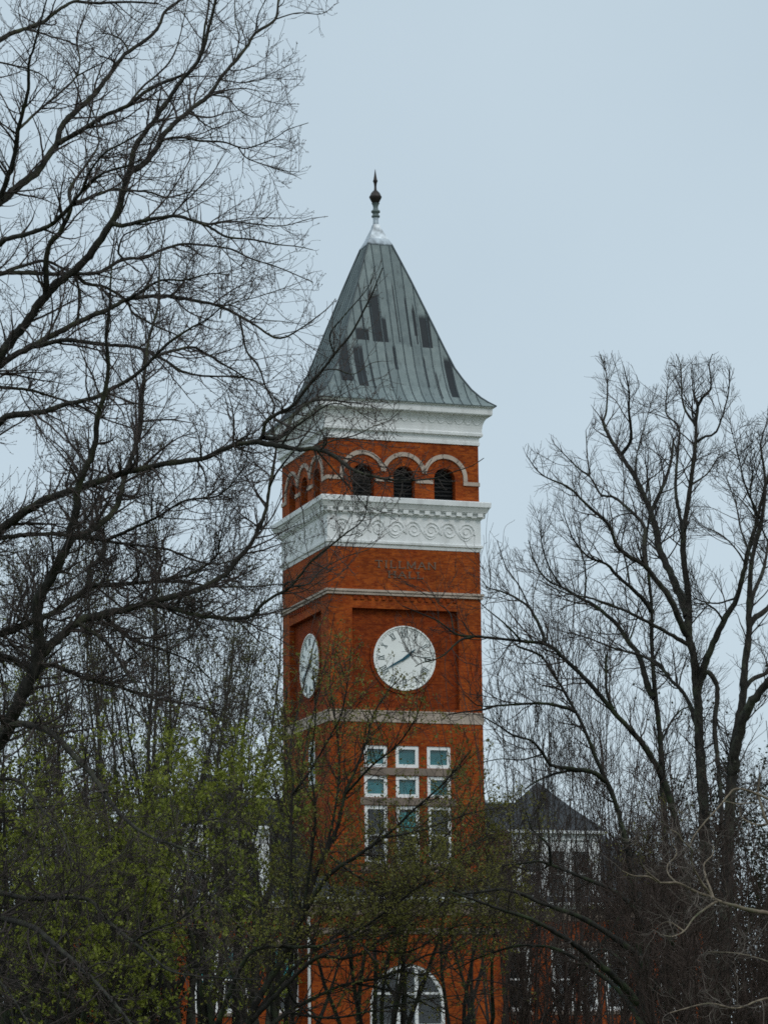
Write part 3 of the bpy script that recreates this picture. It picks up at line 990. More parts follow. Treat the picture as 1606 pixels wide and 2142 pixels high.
def leaves(tips, dirs, n, size, spread):
    """small folded leaf blades about twig tips: two triangles that share a midrib"""
    m = len(tips) * n
    c = np.repeat(tips, n, 0) + rng.normal(size=(m, 3)) * spread
    d = np.repeat(dirs, n, 0) + rng.normal(size=(m, 3)) * .9
    d /= np.linalg.norm(d, axis=1, keepdims=True) + 1e-9
    q = rng.normal(size=(m, 3)); q -= (q * d).sum(1, keepdims=True) * d; q /= np.linalg.norm(q, axis=1, keepdims=True) + 1e-9
    w = np.cross(d, q)
    s = (size * rng.uniform(.55, 1.35, m))[:, None]
    V = np.stack([c, c + d * s * .5 + q * s * .32 + w * s * .1, c + d * s, c + d * s * .5 - q * s * .32 + w * s * .1], 1).reshape(-1, 3)
    Q = np.arange(m * 4).reshape(-1, 4)
    return V, Q


def buds(tips, dirs, n, size, spread):
    """plump little bud: a four-sided spindle"""
    m = len(tips) * n
    c = np.repeat(tips, n, 0) + rng.normal(size=(m, 3)) * spread
    d = np.repeat(dirs, n, 0) + rng.normal(size=(m, 3)) * .5
    d /= np.linalg.norm(d, axis=1, keepdims=True) + 1e-9
    q = rng.normal(size=(m, 3)); q -= (q * d).sum(1, keepdims=True) * d; q /= np.linalg.norm(q, axis=1, keepdims=True) + 1e-9
    w = np.cross(d, q)
    s = (size * rng.uniform(.6, 1.3, m))[:, None]
    V = np.stack([c - d * s * .3, c + d * s * .3 + q * s * .3, c + d * s * .3 + (w * .87 - q * .5) * s * .3, c + d * s * .3 - (w * .87 + q * .5) * s * .3, c + d * s * 1.2], 1)
    b = (np.arange(m) * 5)[:, None]
    tri = np.concatenate([b + np.array([[0, 2, 1]]), b + np.array([[0, 3, 2]]), b + np.array([[0, 1, 3]]), b + np.array([[4, 1, 2]]), b + np.array([[4, 2, 3]]), b + np.array([[4, 3, 1]])])
    return V.reshape(-1, 3), tri


class Tree:
    def __init__(self, name, label, cat, dist, mats, group=None):
        self.name, self.label, self.cat, self.dist, self.mats, self.group = name, label, cat, dist, mats, group
        self.limbs, self.rads = [], []
        self.px = []
        self.levels = []
        self.leaf = []

    def limb(self, pts, r0, r1, d=0.0, dist=None, knob=.12):
        """a limb through photo pixels; it starts at the depth of the limb it grows from and drifts d metres"""
        s = self.dist if dist is None else dist
        if dist is None and self.px:
            allp = np.vstack(self.px)
            dd = np.hypot(allp[:, 0] - pts[0][0], allp[:, 1] - pts[0][1])
            if dd.min() < 40: s = allp[dd.argmin(), 2]
        L = np.concatenate([[0], np.cumsum([math.hypot(b[0] - a[0], b[1] - a[1]) for a, b in zip(pts[:-1], pts[1:])])])
        ds = s + d * (L / L[-1])
        W = np.array([np.append(at(p[0], p[1], q), r0 + (r1 - r0) * (l / L[-1]) ** .8) for p, q, l in zip(pts, ds, L)])
        W[:, 3] *= ds / F_PX
        S = smooth_path(W, 10 * s / F_PX)
        k = rng.normal(size=(len(S), 3)) * knob * S[:, 3:4]
        k[0] = 0
        S[:, :3] += k
        self.limbs.append(S[:, :3]); self.rads.append(np.maximum(S[:, 3] * (1 + rng.normal(size=len(S)) * .05), .004))
        x, y = project(S[:, :3])
        self.px.append(np.stack([x, y, S[:, 1]], 1))

    def free(self, base, height, n, lean, r, split=(.1, .3), fan=.5, K=14, up=.08, wig=.06):
        """a tree without a traced outline: a short trunk and n leaders"""
        base = np.asarray(base, float)
        for i in range(n):
            az = 2 * PI * (i + rng.uniform(-.3, .3)) / n
            tilt = fan * rng.uniform(.25, 1)
            d = np.array((math.cos(az) * tilt + lean[0], math.sin(az) * tilt + lean[1], 1.0)); d /= np.linalg.norm(d)
            p = base + np.array((math.cos(az), math.sin(az), 0)) * r * .4
            pts = [p]; hgt = height * rng.uniform(.72, 1.05)
            for k in range(1, K):
                d = d + np.array((0, 0, up)) + rng.normal(size=3) * wig; d /= np.linalg.norm(d)
                pts.append(pts[-1] + d * hgt / (K - 1))
            pts = np.array(pts)
            self.limbs.append(pts)
            self.rads.append(np.maximum(r * rng.uniform(.7, 1) * (1 - np.linspace(0, 1, K)) ** .9, .012))

    def grow(self, specs, leafspec=None, KL=26):
        P = resample([np.asarray(p) for p in self.limbs], KL); R = resample([r[:, None] for r in self.rads], KL)[:, :, 0]
        pool = [(P, R)]
        for sp in specs:
            src = sp.pop('src', [-1])
            outs = [sprout(*pool[s], **sp) for s in src if len(pool[s][0])]
            K = outs[0][0].shape[1]
            pool.append((np.concatenate([o[0] for o in outs]), np.concatenate([o[1] for o in outs])))
            self.levels.append(pool[-1])
        self.pool = pool
        return self

    def foliage(self, kind, level, n, size, spread, mat, name, along=1, keep=None, frac=1.0):
        P = self.pool[level][0]
        K = P.shape[1]
        tips, dirs = [], []
        for a in range(along):
            k = K - 1 - a
            tips.append(P[:, k]); dirs.append(P[:, k] - P[:, k - 1])
        tips = np.concatenate(tips); dirs = np.concatenate(dirs); dirs /= np.linalg.norm(dirs, axis=1, keepdims=True) + 1e-9
        if frac < 1:
            s = rng.random(len(tips)) < frac; tips, dirs = tips[s], dirs[s]
        if keep is not None:
            x, y = project(tips); s = keep(x, y); tips, dirs = tips[s], dirs[s]
        self.leaf.append((name, (leaves if kind == 'leaf' else buds)(tips, dirs, n, size, spread), mat))

    def build(self, sides=(5, 4, 3, 3, 3)):
        base = min((l[0] for l in self.limbs), key=lambda p: p[2]).copy()
        root = empty(self.name, base, 0, self.label, self.cat, self.group)
        V, Q, n = [], [], 0
        for p, r in zip(self.limbs, self.rads):
            v, q = tube_batch(p[None], r[None], 8 if r[0] > .03 else 6)
            v = v.reshape(-1, 3); V.append(v); Q.append(q + n); n += len(v)
        np_mesh('trunk', np.vstack(V), np.vstack(Q), self.mats[0], root, base)
        V, Q, n = [], [], 0
        for (P, R), s in zip(self.levels, sides):
            if not len(P): continue
            v, q = tube_batch(P, R, s); v = v.reshape(-1, 3); V.append(v); Q.append(q + n); n += len(v)
        if V: np_mesh('crown', np.vstack(V), np.vstack(Q), self.mats[1], root, base)
        for nm, (v, q), m in self.leaf:
            np_mesh(nm, v, q, m, root, base, False)
        return root


def outside(poly):
    return lambda x, y: ~inside(poly, x, y)


# 1. the big bare tree on the left: trunk outside the picture, limbs reaching in
A = Tree('bare_tree', 'large bare tree with spreading lichened limbs and tiny buds, filling sky left of tower', 'tree', 48, (M['bark_a'], M['twig_a']))
A.limb([(-250, 2560), (-240, 2100), (-232, 1800), (-236, 1500), (-226, 1200), (-232, 900), (-215, 600), (-190, 260), (-170, -60)], 50, 10, 2, knob=.05)
A.limb([(-230, 1220), (-110, 930), (0, 745), (57, 674), (95, 619), (124, 590), (159, 562), (199, 517), (234, 465), (224, 478), (249, 423), (271, 356)][:9] + [(249, 430), (271, 356), (284, 304), (324, 249), (349, 212), (384, 162), (408, 136), (424, 104), (440, 46), (451, 0), (470, -80)], 17, 2.5, -3)
A.limb([(271, 356), (279, 356), (306, 336), (331, 304), (344, 279), (398, 229), (438, 198), (458, 166), (488, 131), (516, 97), (534, 69), (576, 39), (583, 0), (600, -80)], 7, 2, 2)
A.limb([(576, 39), (622, 26), (672, 28), (700, 9)], 1.8, .7, 1)
A.limb([(534, 69), (540, 30), (560, -10), (575, -60)], 1.8, .8, -1)
A.limb([(488, 131), (500, 80), (492, 40), (490, -20)], 2, .8, 1)
A.limb([(331, 304), (344, 291), (385, 287), (419, 294), (465, 296), (497, 306), (518, 309), (571, 290), (603, 270), (645, 256)], 3.5, .7, -2)
A.limb([(497, 306), (515, 329), (550, 343), (592, 356), (626, 359)], 1.8, .7, 1)
A.limb([(438, 198), (474, 203), (497, 226), (523, 242), (546, 243), (564, 226)], 2, .7, 1.5)
A.limb([(458, 166), (475, 168), (511, 172), (569, 162), (590, 172)], 1.8, .7, -1.5)
A.limb([(-210, 640), (-110, 500), (0, 421), (37, 389), (75, 361), (100, 326), (120, 299), (122, 286), (134, 257), (169, 224), (197, 197), (219, 169), (244, 134), (269, 107), (299, 87), (329, 60), (344, 25), (369, 5), (420, -40)], 13, 2.5, 4)
A.limb([(120, 299), (135, 292), (174, 269), (224, 239), (269, 219), (311, 187), (374, 159), (402, 146), (420, 110), (428, 60), (440, -10)], 6, 2, -2)
A.limb([(269, 219), (290, 190), (311, 170), (345, 140), (365, 110), (380, 60), (392, 0)], 3, 1, 2)
A.limb([(269, 107), (262, 92), (248, 78), (225, 70), (195, 70)], 2.4, .8, 2)
A.limb([(244, 134), (232, 124), (205, 113), (190, 95), (170, 85)], 2, .8, -2)
A.limb([(0, 421), (15, 374), (30, 329), (37, 274), (47, 237), (57, 199), (60, 174), (60, 134), (70, 100), (80, 62), (100, -10)], 7, 1.6, -3)
A.limb([(40, 268), (52, 258), (82, 229), (125, 194), (159, 159), (167, 125), (160, 80), (175, 40), (190, -10)], 3.5, 1, 2)
A.limb([(159, 159), (180, 148), (205, 135), (225, 122), (250, 90)], 2, .8, -1)
A.limb([(-200, 330), (-100, 170), (0, 83), (30, 67), (87, 47), (112, 27), (154, 3), (200, 6), (262, 3), (330, 6)], 10, 2, 2)
A.limb([(-60, 120), (0, 130), (57, 143), (92, 159), (112, 182), (130, 190)], 3, .9, 3)
A.limb([(-222, 800), (-120, 610), (0, 510), (15, 500), (62, 487), (107, 469), (149, 428), (172, 398), (217, 361), (269, 346)], 11, 2.6, -5)
A.limb([(149, 428), (144, 403), (149, 388), (179, 346), (202, 311), (207, 289), (200, 249), (212, 212), (222, 190)], 4, 1, 2)
A.limb([(172, 398), (187, 361), (217, 321), (261, 296), (294, 276), (330, 258)], 4, 1, -2)
A.limb([(155, 423), (174, 418), (232, 396), (265, 398), (311, 401), (350, 412), (400, 400)], 4.5, 1.4, 3)
A.limb([(95, 619), (96, 604), (97, 550), (105, 505), (120, 493), (144, 448), (149, 428)], 7, 4.5, -1)
A.limb([(-215, 700), (-110, 600), (0, 573), (50, 570), (100, 572), (159, 572), (204, 570), (259, 542), (299, 540), (331, 525), (375, 511), (398, 510), (450, 515), (487, 522), (524, 540), (574, 556), (620, 575), (655, 590)], 8, 1, 4)
A.limb([(259, 542), (249, 530), (249, 517), (259, 492), (291, 477), (310, 470)], 3, 1, -1)
A.limb([(0, 573), (50, 555), (92, 545), (130, 560), (155, 572)], 4, 3, 1)
A.limb([(234, 465), (250, 472), (274, 467), (324, 457), (369, 451), (400, 460), (437, 474), (475, 495), (524, 500), (574, 510), (620, 515), (654, 522)], 5.5, .9, -3)
A.limb([(400, 459), (440, 468), (480, 462), (522, 467), (589, 472), (649, 457), (686, 452)], 2.6, .7, 2)
A.limb([(524, 500), (522, 480), (522, 467)], 1.4, .9, 0)
A.limb([(-228, 1060), (-110, 860), (0, 766), (30, 744), (62, 726), (100, 706), (124, 694), (162, 674), (224, 647), (264, 627), (299, 621), (349, 619), (387, 625), (450, 637), (499, 659), (537, 682), (574, 706), (599, 704), (636, 682), (686, 644), (702, 624)], 12, 1, 1)
A.limb([(264, 627), (289, 614), (334, 587), (386, 585), (440, 572), (480, 575)], 4, 1, -3)
A.limb([(355, 619), (385, 590), (392, 555), (415, 520)], 2, .9, 2)
A.limb([(159, 572), (179, 592), (217, 599), (264, 627), (276, 652), (311, 674), (335, 686), (372, 702), (400, 730)], 4.5, 1.2, 4)
A.limb([(150, 562), (164, 600), (165, 640), (163, 672)], 3, 3, 0)
A.limb([(540, 684), (510, 688), (480, 690), (460, 665), (470, 640), (540, 620), (600, 600), (640, 585)][3:], 1.8, .7, 2)
A.limb([(450, 637), (490, 640), (530, 665), (590, 672), (650, 680)], 1.8, .7, -2)
A.limb([(62, 726), (100, 719), (125, 711), (174, 714), (224, 721), (274, 724), (311, 736), (349, 756), (380, 776), (425, 786), (475, 787), (520, 792), (560, 815), (585, 850)], 6, 1, -2)
A.limb([(500, 660), (508, 700), (516, 735), (540, 765), (556, 810), (574, 845), (570, 868)], 2.5, 2, 1)
A.limb([(-234, 1250), (-110, 980), (0, 883), (30, 868), (87, 861), (139, 846), (199, 831), (237, 811), (274, 791), (304, 766), (329, 739), (361, 711), (405, 682), (430, 670), (465, 640)], 14, 1.5, -4)
A.limb([(320, 748), (350, 736), (400, 726), (425, 736), (475, 766), (512, 790), (545, 830)], 4, 1, 2)
A.limb([(0, 810), (60, 815), (110, 830), (160, 846), (205, 870), (260, 890), (310, 900)], 4, 1.2, 3)
A.limb([(-236, 1480), (-120, 1210), (0, 1109), (30, 1087), (62, 1064), (100, 1044), (149, 1027), (199, 1010), (249, 992), (299, 980), (349, 970), (398, 963), (431, 958), (457, 944), (496, 929), (535, 924), (551, 908), (554, 886), (574, 868), (612, 849), (640, 812), (674, 774), (699, 741), (735, 697), (760, 650), (780, 610), (800, 560)], 15, 1.2, -6)
A.limb([(535, 924), (560, 929), (588, 933), (627, 940), (661, 939), (699, 953), (735, 982), (787, 998), (838, 1005), (906, 1001), (939, 990), (985, 975), (1012, 958)], 6.5, .8, -2)
A.limb([(551, 915), (582, 916), (601, 900), (612, 870), (640, 845), (672, 836), (720, 840), (770, 846)], 6, 1, 2)
A.limb([(627, 940), (657, 936), (700, 920), (741, 911), (783, 891), (812, 880), (842, 856)], 2.6, .8, 1)
A.limb([(588, 933), (610, 900), (650, 870), (690, 845), (730, 850), (762, 870)], 3, .9, -1)
A.limb([(661, 939), (700, 985), (740, 1030), (765, 1060), (775, 1080)], 2.2, .8, 1)
A.limb([(674, 774), (700, 772), (740, 782), (775, 760), (800, 755)], 1.8, .7, 1)
A.limb([(699, 741), (690, 700), (720, 660), (770, 600), (785, 555)], 2, .7, -1)
A.limb([(-238, 1900), (-100, 1700), (0, 1550), (20, 1510), (48, 1450), (75, 1396), (80, 1323), (77, 1274), (80, 1249), (100, 1219), (119, 1186), (134, 1156), (147, 1129), (147, 1107), (159, 1074), (162, 1034), (169, 1000), (184, 970), (199, 930), (204, 873), (219, 824), (227, 769), (222, 699), (229, 649), (232, 580), (240, 520)], 24, 1.2, -5)
A.limb([(147, 1126), (174, 1118), (207, 1097), (237, 1072), (251, 1039), (259, 1005), (274, 962), (284, 930), (294, 900), (296, 849), (304, 769), (311, 712), (331, 637), (334, 550), (345, 480)], 8, 1.2, 3)
A.limb([(0, 1125), (75, 1117), (149, 1120), (224, 1132), (274, 1139), (349, 1149), (398, 1169), (450, 1180), (500, 1168)], 5.5, 1.5, 3)
A.limb([(224, 1130), (274, 1107), (324, 1084), (389, 1047), (457, 1036), (505, 985), (520, 940)], 4, 1, -3)
A.limb([(-200, 1420), (-100, 1350), (0, 1326), (37, 1313), (75, 1298), (112, 1281), (149, 1256), (184, 1226), (187, 1186), (212, 1169), (217, 1129), (209, 1100), (200, 1060)], 11, 4, 2)
A.limb([(184, 1226), (224, 1224), (299, 1219), (340, 1214), (405, 1198), (452, 1164), (459, 1135), (470, 1090)], 6, 1.2, -2)
A.limb([(340, 1216), (391, 1219), (446, 1227), (535, 1227), (590, 1222), (640, 1232)], 3.4, 1, 3)
A.limb([(75, 1385), (82, 1373), (120, 1338), (159, 1303), (212, 1286), (261, 1276), (311, 1261), (352, 1250), (405, 1237), (444, 1219), (478, 1195), (493, 1172), (522, 1143), (541, 1104), (556, 1067), (564, 1018), (572, 973), (577, 939), (570, 890)], 11, 2.2, 2)
A.limb([(564, 1018), (575, 995), (588, 976), (614, 944), (645, 900), (660, 860)], 3, 1, -2)
A.limb([(311, 1263), (326, 1266), (365, 1274), (410, 1287), (457, 1292), (496, 1295), (527, 1287), (546, 1266), (577, 1245), (608, 1227), (648, 1177), (679, 1151), (718, 1120), (760, 1085), (768, 1040)], 6, 1, -3)
A.limb([(608, 1227), (645, 1221), (671, 1193), (718, 1167), (770, 1150)], 2.4, .8, 1)
A.limb([(159, 1303), (190, 1320), (230, 1350), (260, 1400), (290, 1440), (300, 1500)], 5, 1.2, -2)
A.limb([(212, 1286), (240, 1310), (280, 1340), (340, 1360), (400, 1385), (440, 1420)], 5, 1.2, 2)
A.limb([(60, 1425), (80, 1400), (112, 1392), (179, 1419), (247, 1437), (314, 1459), (404, 1477), (470, 1500)], 6.5, 1.3, 2)
A.limb([(-120, 1380), (0, 1372), (40, 1388), (70, 1396)], 6, 6, 2)
A.limb([(0, 1549), (27, 1518), (67, 1518), (112, 1536), (157, 1585), (193, 1621), (224, 1670), (269, 1720), (314, 1751), (381, 1774), (410, 1790)], 9, 2.2, -6)
A.limb([(381, 1774), (400, 1745), (420, 1718), (500, 1716), (560, 1746)], 2.5, .8, -1)
A.limb([(-90, 1640), (0, 1630), (45, 1639), (90, 1697), (130, 1738), (150, 1800)], 5, 1.2, -5)
A.limb([(-120, 1840), (0, 1868), (67, 1881), (179, 1881), (224, 1926), (278, 1971), (323, 2007), (368, 2036), (471, 2047), (540, 2050)], 7, 1.3, -7)
A.limb([(278, 1971), (314, 1948), (372, 1926), (404, 1899), (440, 1860)], 3, 1, -2)
A.limb([(67, 1881), (179, 1854), (206, 1823), (251, 1791), (283, 1751)], 3, 1, 2)
A.limb([(-130, 1880), (0, 1921), (67, 1939), (112, 1975), (179, 2034), (224, 2083), (269, 2137), (320, 2220)], 9, 2, -8)
A.limb([(-100, 1960), (0, 2055), (40, 2110), (80, 2180)], 4, 1.5, -6)
A.limb([(0, 1700), (80, 1690), (160, 1680), (230, 1660)], 2.5, .8, -3)
A_NO = [(730, -300), (708, 40), (650, 115), (620, 250), (655, 285), (645, 375), (585, 405), (610, 430), (695, 440), (668, 530), (690, 590), (650, 622), (715, 622), (800, 540), (830, 620), (800, 700), (840, 790), (860, 850), (850, 930), (1020, 940), (1020, 1010), (870, 1040), (830, 1100), (780, 1160), (740, 1240), (690, 1300), (640, 1420), (560, 1560), (520, 1800), (560, 2142), (2000, 2142), (2000, -300)]
kA0 = outside(A_NO)
kA = lambda x, y: kA0(x, y) & (rng.random(len(x)) < np.interp(y, [0, 500, 800, 950, 1450, 1650], [.78, .78, .92, 1.0, 1.0, .82]) * np.where((x > 540) & (y > 600), .8, 1))
A.grow([dict(spacing=.165, L=(.45, 1.9), ang=(25, 70), K=11, rfac=.5, rmin=.0048, rmax=.022, up=.035, wig=.10, t0=.04, keep=kA, tip=2),
        dict(src=[1, 0], spacing=.2, L=(.25, .95), ang=(25, 70), K=8, rfac=.6, rmin=.0038, rmax=.010, up=.05, wig=.11, keep=kA, tip=1),
        dict(src=[2, 1], spacing=.19, L=(.12, .42), ang=(22, 60), K=5, rfac=.7, rmin=.0034, rmax=.006, up=.08, wig=.11, keep=kA, tip=1)])
A.foliage('bud', -1, 2, .020, .008, M['bud_a'], 'buds', 2, frac=.9)
A.build((6, 4, 3))

# 2. slim trees with dull olive buds behind it, left of the tower
for bx, topy, ds, n, lb, nm in ((255, 1090, 98, 9, 'slim upright tree with sparse olive buds behind the big bare limbs', 0), (395, 1150, 104, 10, 'broad spray of olive budded stems rising just left of the tower', 1), (540, 1350, 92, 6, 'short olive budded tree close against the left edge of the tower', 2), (90, 1200, 100, 8, 'olive budded tree half hidden behind the forked dark limb', 3)):
    y0 = 2330 + 1.6 * F_PX / ds
    h = (y0 - topy) * ds / F_PX
    B = Tree('budding_tree', lb, 'tree', ds, (M['bark_e'], M['twig_e']), 'olive budded trees between lawn and hall')
    b = at(bx, 2300, ds); b[2] = 0
    B.free(b, h, n, ((-.02, 0), (.03, 0), (.05, 0), (.0, 0))[nm], .13, fan=.36, K=18, up=.05, wig=.055)
    kB = lambda x, y: ~((x > 600) & (y < 1500)) & (x < 660)
    B.grow([dict(spacing=.55, L=(1.0, 3.4), ang=(15, 45), K=10, rfac=.5, rmin=.010, rmax=.03, up=.10, wig=.07, t0=.22, keep=kB, tip=1),
            dict(spacing=.34, L=(.4, 1.4), ang=(20, 50), K=7, rfac=.6, rmin=.008, rmax=.014, up=.09, wig=.10, keep=kB, tip=1),
            dict(spacing=.4, L=(.2, .6), ang=(20, 55), K=4, rfac=.7, rmin=.007, rmax=.010, up=.1, wig=.1, keep=kB, tip=1)])
    B.foliage('leaf', -1, 2, .085, .06, M['leaf_b'], 'leaves', 2, frac=.8)
    B.build((4, 3, 3))

# 3. young green leafy trees low on the left
for bx, topy, ds, n, fan, lb in ((20, 1520, 84, 8, .34, 'tallest yellow green leafing tree at the far left edge'), (265, 1665, 79, 9, .42, 'yellow green leafing tree between the dark drooping limb and the hall'),
                                 (455, 1705, 74, 8, .45, 'rounded yellow green leafing tree just left of the tower foot'), (150, 1790, 70, 8, .5, 'low dull green leafing tree behind drooping bare limbs'), (585, 1830, 70, 7, .34, 'small bright green leafing tree beside the white downpipe')):
    y0 = 2330 + 1.6 * F_PX / ds
    h = (y0 - topy) * ds / F_PX
    D = Tree('leafing_tree', lb, 'tree', ds, (M['bark_m'], M['twig_m']), 'trees in young green leaf')
    b = at(bx, 2300, ds); b[2] = 0
    D.free(b, h, n, (0, 0), .12, fan=fan, K=16, up=.06, wig=.07)
    kD = lambda x, y: (x < 665) & (rng.random(len(x)) < np.where((x > 370) & (y > 1720), .78, 1))
    kDl = lambda x, y: rng.random(len(x)) < np.interp(y, [1500, 1700, 1900, 2142], [.7, 1, .75, .7]) * np.interp(x, [0, 250, 420], [.6, .75, 1.0])
    D.grow([dict(spacing=.46, L=(.9, 3.0), ang=(25, 65), K=10, rfac=.5, rmin=.006, rmax=.028, up=.05, wig=.09, t0=.25, keep=kD, tip=1),
            dict(spacing=.36, L=(.35, 1.2), ang=(25, 65), K=7, rfac=.6, rmin=.005, rmax=.010, up=.05, wig=.12, keep=kD, tip=1),
            dict(spacing=.34, L=(.15, .5), ang=(25, 60), K=4, rfac=.7, rmin=.004, rmax=.006, up=.08, wig=.12, keep=kD, tip=1)])
    D.foliage('leaf', -1, 11, .10, .055, M['leaf_d'], 'leaves', 1, frac=.9, keep=kDl)
    D.build((4, 3, 3))

# 4. the budding tree in front of the tower's foot
C_ = Tree('budding_tree', 'many stemmed tree with small olive leaves sweeping across the foot of the tower', 'tree', 62, (M['bark_m'], M['twig_m']))
C_.limb([(500, 2480), (505, 2300), (520, 2142), (562, 2053), (592, 2004), (630, 1919), (667, 1811), (702, 1740), (722, 1662), (745, 1607), (767, 1549), (780, 1498), (806, 1453), (835, 1420)], 12, 1.2, 1, knob=.06)
C_.limb([(592, 2004), (615, 1950), (634, 1914), (690, 1791), (751, 1788), (800, 1753), (829, 1730), (861, 1698), (903, 1662), (942, 1623), (1000, 1560)][:3] + [(672, 1850), (705, 1818), (751, 1788), (800, 1753), (829, 1730), (861, 1698), (903, 1662), (942, 1623), (985, 1570)], 7, 1.2, -2)
C_.limb([(600, 1985), (609, 1898), (609, 1780), (609, 1707), (613, 1630), (602, 1581), (596, 1520), (600, 1440)], 5, 1.2, 2)
C_.limb([(611, 1662), (644, 1620), (690, 1542), (715, 1490), (728, 1420), (735, 1350)], 3, 1, -1)
C_.limb([(562, 2053), (590, 2010), (633, 1955), (667, 1931), (741, 1902), (790, 1870), (850, 1840), (920, 1815), (980, 1790)], 5, 1.2, 3)
C_.limb([(452, 2150), (507, 2019), (549, 1983), (634, 1982), (683, 1976), (754, 1944), (806, 1908), (870, 1860), (930, 1830)], 6, 1.2, -3)
C_.limb([(520, 2142), (580, 2080), (640, 2020), (670, 2002), (722, 2005), (767, 1989), (800, 1963), (851, 1940), (910, 1908), (949, 1866), (1010, 1840)], 6, 1.2, -1)
C_.limb([(510, 2200), (600, 2120), (696, 2070), (741, 2057), (793, 2047), (835, 2031), (890, 2000), (950, 1985), (1010, 1950)], 5.5, 1.2, 1)
C_.limb([(680, 1785), (700, 1700), (710, 1600), (700, 1500), (690, 1420), (700, 1340)], 3.4, 1, 2)
C_.limb([(634, 1914), (650, 1800), (660, 1700), (650, 1600), (660, 1500), (655, 1400)], 4, 1, -2)
C_.limb([(722, 1662), (780, 1600), (830, 1560), (870, 1500), (890, 1440)], 3, .9, -2)
C_.limb([(800, 1753), (870, 1740), (930, 1720), (990, 1700), (1050, 1690)], 3, .9, 2)
C_.limb([(835, 2031), (900, 2040), (970, 2010), (1030, 2000)], 2.6, .9, 2)
C_.limb([(600, 2120), (700, 2130), (800, 2110), (900, 2090), (990, 2080)], 3, 1, -2)
C_.limb([(600, 2060), (620, 2100), (700, 2160), (800, 2200)], 3, 1, 2)
C_.limb([(520, 2142), (600, 2040), (700, 1960), (800, 1900), (900, 1780), (960, 1720), (1000, 1640)], 5, 1, 2)
C_.limb([(690, 1791), (760, 1840), (840, 1850), (920, 1880), (1000, 1900)], 3, .9, -1)
C_.limb([(670, 2002), (760, 1950), (850, 1900), (950, 1790), (1040, 1740)], 3.4, .9, 1)
C_.limb([(741, 2057), (840, 2080), (930, 2120), (1000, 2150)], 3, .9, 2)
C_.limb([(767, 1989), (860, 1990), (950, 1940), (1050, 1930)], 2.6, .9, -2)
kC0 = outside([(830, 1380), (700, 1280), (600, 1340), (500, 1300), (500, -100), (1700, -100), (1700, 1500), (1040, 1560), (960, 1500), (900, 1400)])
kC = lambda x, y: kC0(x, y) & (rng.random(len(x)) < np.interp(y, [1300, 1700, 1850, 1950, 2060], [.75, .9, 1, 1, .8]))
C_.grow([dict(spacing=.17, L=(.6, 2.3), ang=(20, 60), K=10, rfac=.5, rmin=.0055, rmax=.016, up=.05, wig=.10, t0=.2, keep=kC, tip=2),
         dict(src=[1, 0], spacing=.22, L=(.25, .9), ang=(25, 65), K=7, rfac=.6, rmin=.005, rmax=.009, up=.06, wig=.12, t0=.2, keep=kC, tip=1),
         dict(spacing=.22, L=(.12, .36), ang=(25, 60), K=4, rfac=.7, rmin=.004, rmax=.006, up=.08, wig=.12, keep=kC, tip=1)])
C_.foliage('leaf', -1, 5, .06, .04, M['leaf_c'], 'leaves', 1, keep=lambda x, y: rng.random(len(x)) < np.interp(y, [1350, 1650, 1800, 1930, 2000], [.9, .95, 1, .9, .6]))
C_.build((5, 3, 3))

for bx, topy, ds, n, lb in ((800, 1760, 66, 11, 'low spreading olive budded tree hiding the slate apron above the entrance bay'), (985, 1730, 72, 8, 'olive budded tree between the tower foot and the white dormer')):
    h = (2330 + 1.6 * F_PX / ds - topy) * ds / F_PX
    K_ = Tree('budding_tree', lb, 'tree', ds, (M['bark_m'], M['twig_m']))
    b = at(bx, 2300, ds); b[2] = 0
    K_.free(b, h, n, (0, 0), .09, fan=.5, K=16, up=.02, wig=.07)
    kK = lambda x, y: (y > 1660) & (rng.random(len(x)) < np.interp(y, [1700, 1860, 1900, 2010], [1, 1, .72, .5]))
    K_.grow([dict(spacing=.3, L=(.7, 2.4), ang=(25, 70), K=9, rfac=.5, rmin=.0065, rmax=.02, up=.03, wig=.11, t0=.35, keep=kK, tip=1),
             dict(spacing=.24, L=(.3, 1.0), ang=(25, 65), K=6, rfac=.6, rmin=.0052, rmax=.010, up=.04, wig=.13, keep=kK, tip=1),
             dict(spacing=.24, L=(.12, .4), ang=(25, 60), K=4, rfac=.7, rmin=.0045, rmax=.007, up=.06, wig=.12, keep=kK, tip=1)])
    K_.foliage('leaf', -1, 3, .06, .04, M['leaf_c'], 'leaves', 1, frac=.75)
    K_.build((4, 3, 3))

# 5. bare trees on the right
E1 = Tree('bare_tree', 'tallest bare tree right of the tower, thick dark trunk forking into four upright limbs', 'tree', 86, (M['bark_e'], M['twig_e']))
E1.limb([(1492, 2450), (1488, 2200), (1482, 1900), (1472, 1700), (1463, 1556), (1459, 1465), (1450, 1373), (1440, 1328), (1440, 1270), (1438, 1230), (1431, 1180), (1429, 1125), (1444, 1012), (1454, 934), (1456, 875), (1459, 850), (1451, 826)], 23, 3, 0, knob=.06)
E1.limb([(1440, 1328), (1429, 1316), (1399, 1248), (1377, 1221), (1349, 1184), (1315, 1164), (1290, 1141), (1272, 1098), (1222, 1051), (1190, 1020), (1132, 992), (1101, 953)], 8, 1, -4)
E1.limb([(1349, 1184), (1346, 1140), (1346, 1098), (1303, 1055), (1280, 1039), (1257, 1035), (1233, 996), (1210, 980), (1160, 930)], 5, 1, 3)
E1.limb([(1233, 996), (1228, 950), (1225, 900)], 1.8, .8, 1)
E1.limb([(1303, 1055), (1305, 1000), (1300, 960)], 1.8, .8, 1)
E1.limb([(1438, 1290), (1424, 1250), (1409, 1214), (1386, 1164), (1381, 1155), (1362, 1074), (1331, 1004), (1300, 953), (1276, 918), (1261, 883)], 10, 3.6, 4)
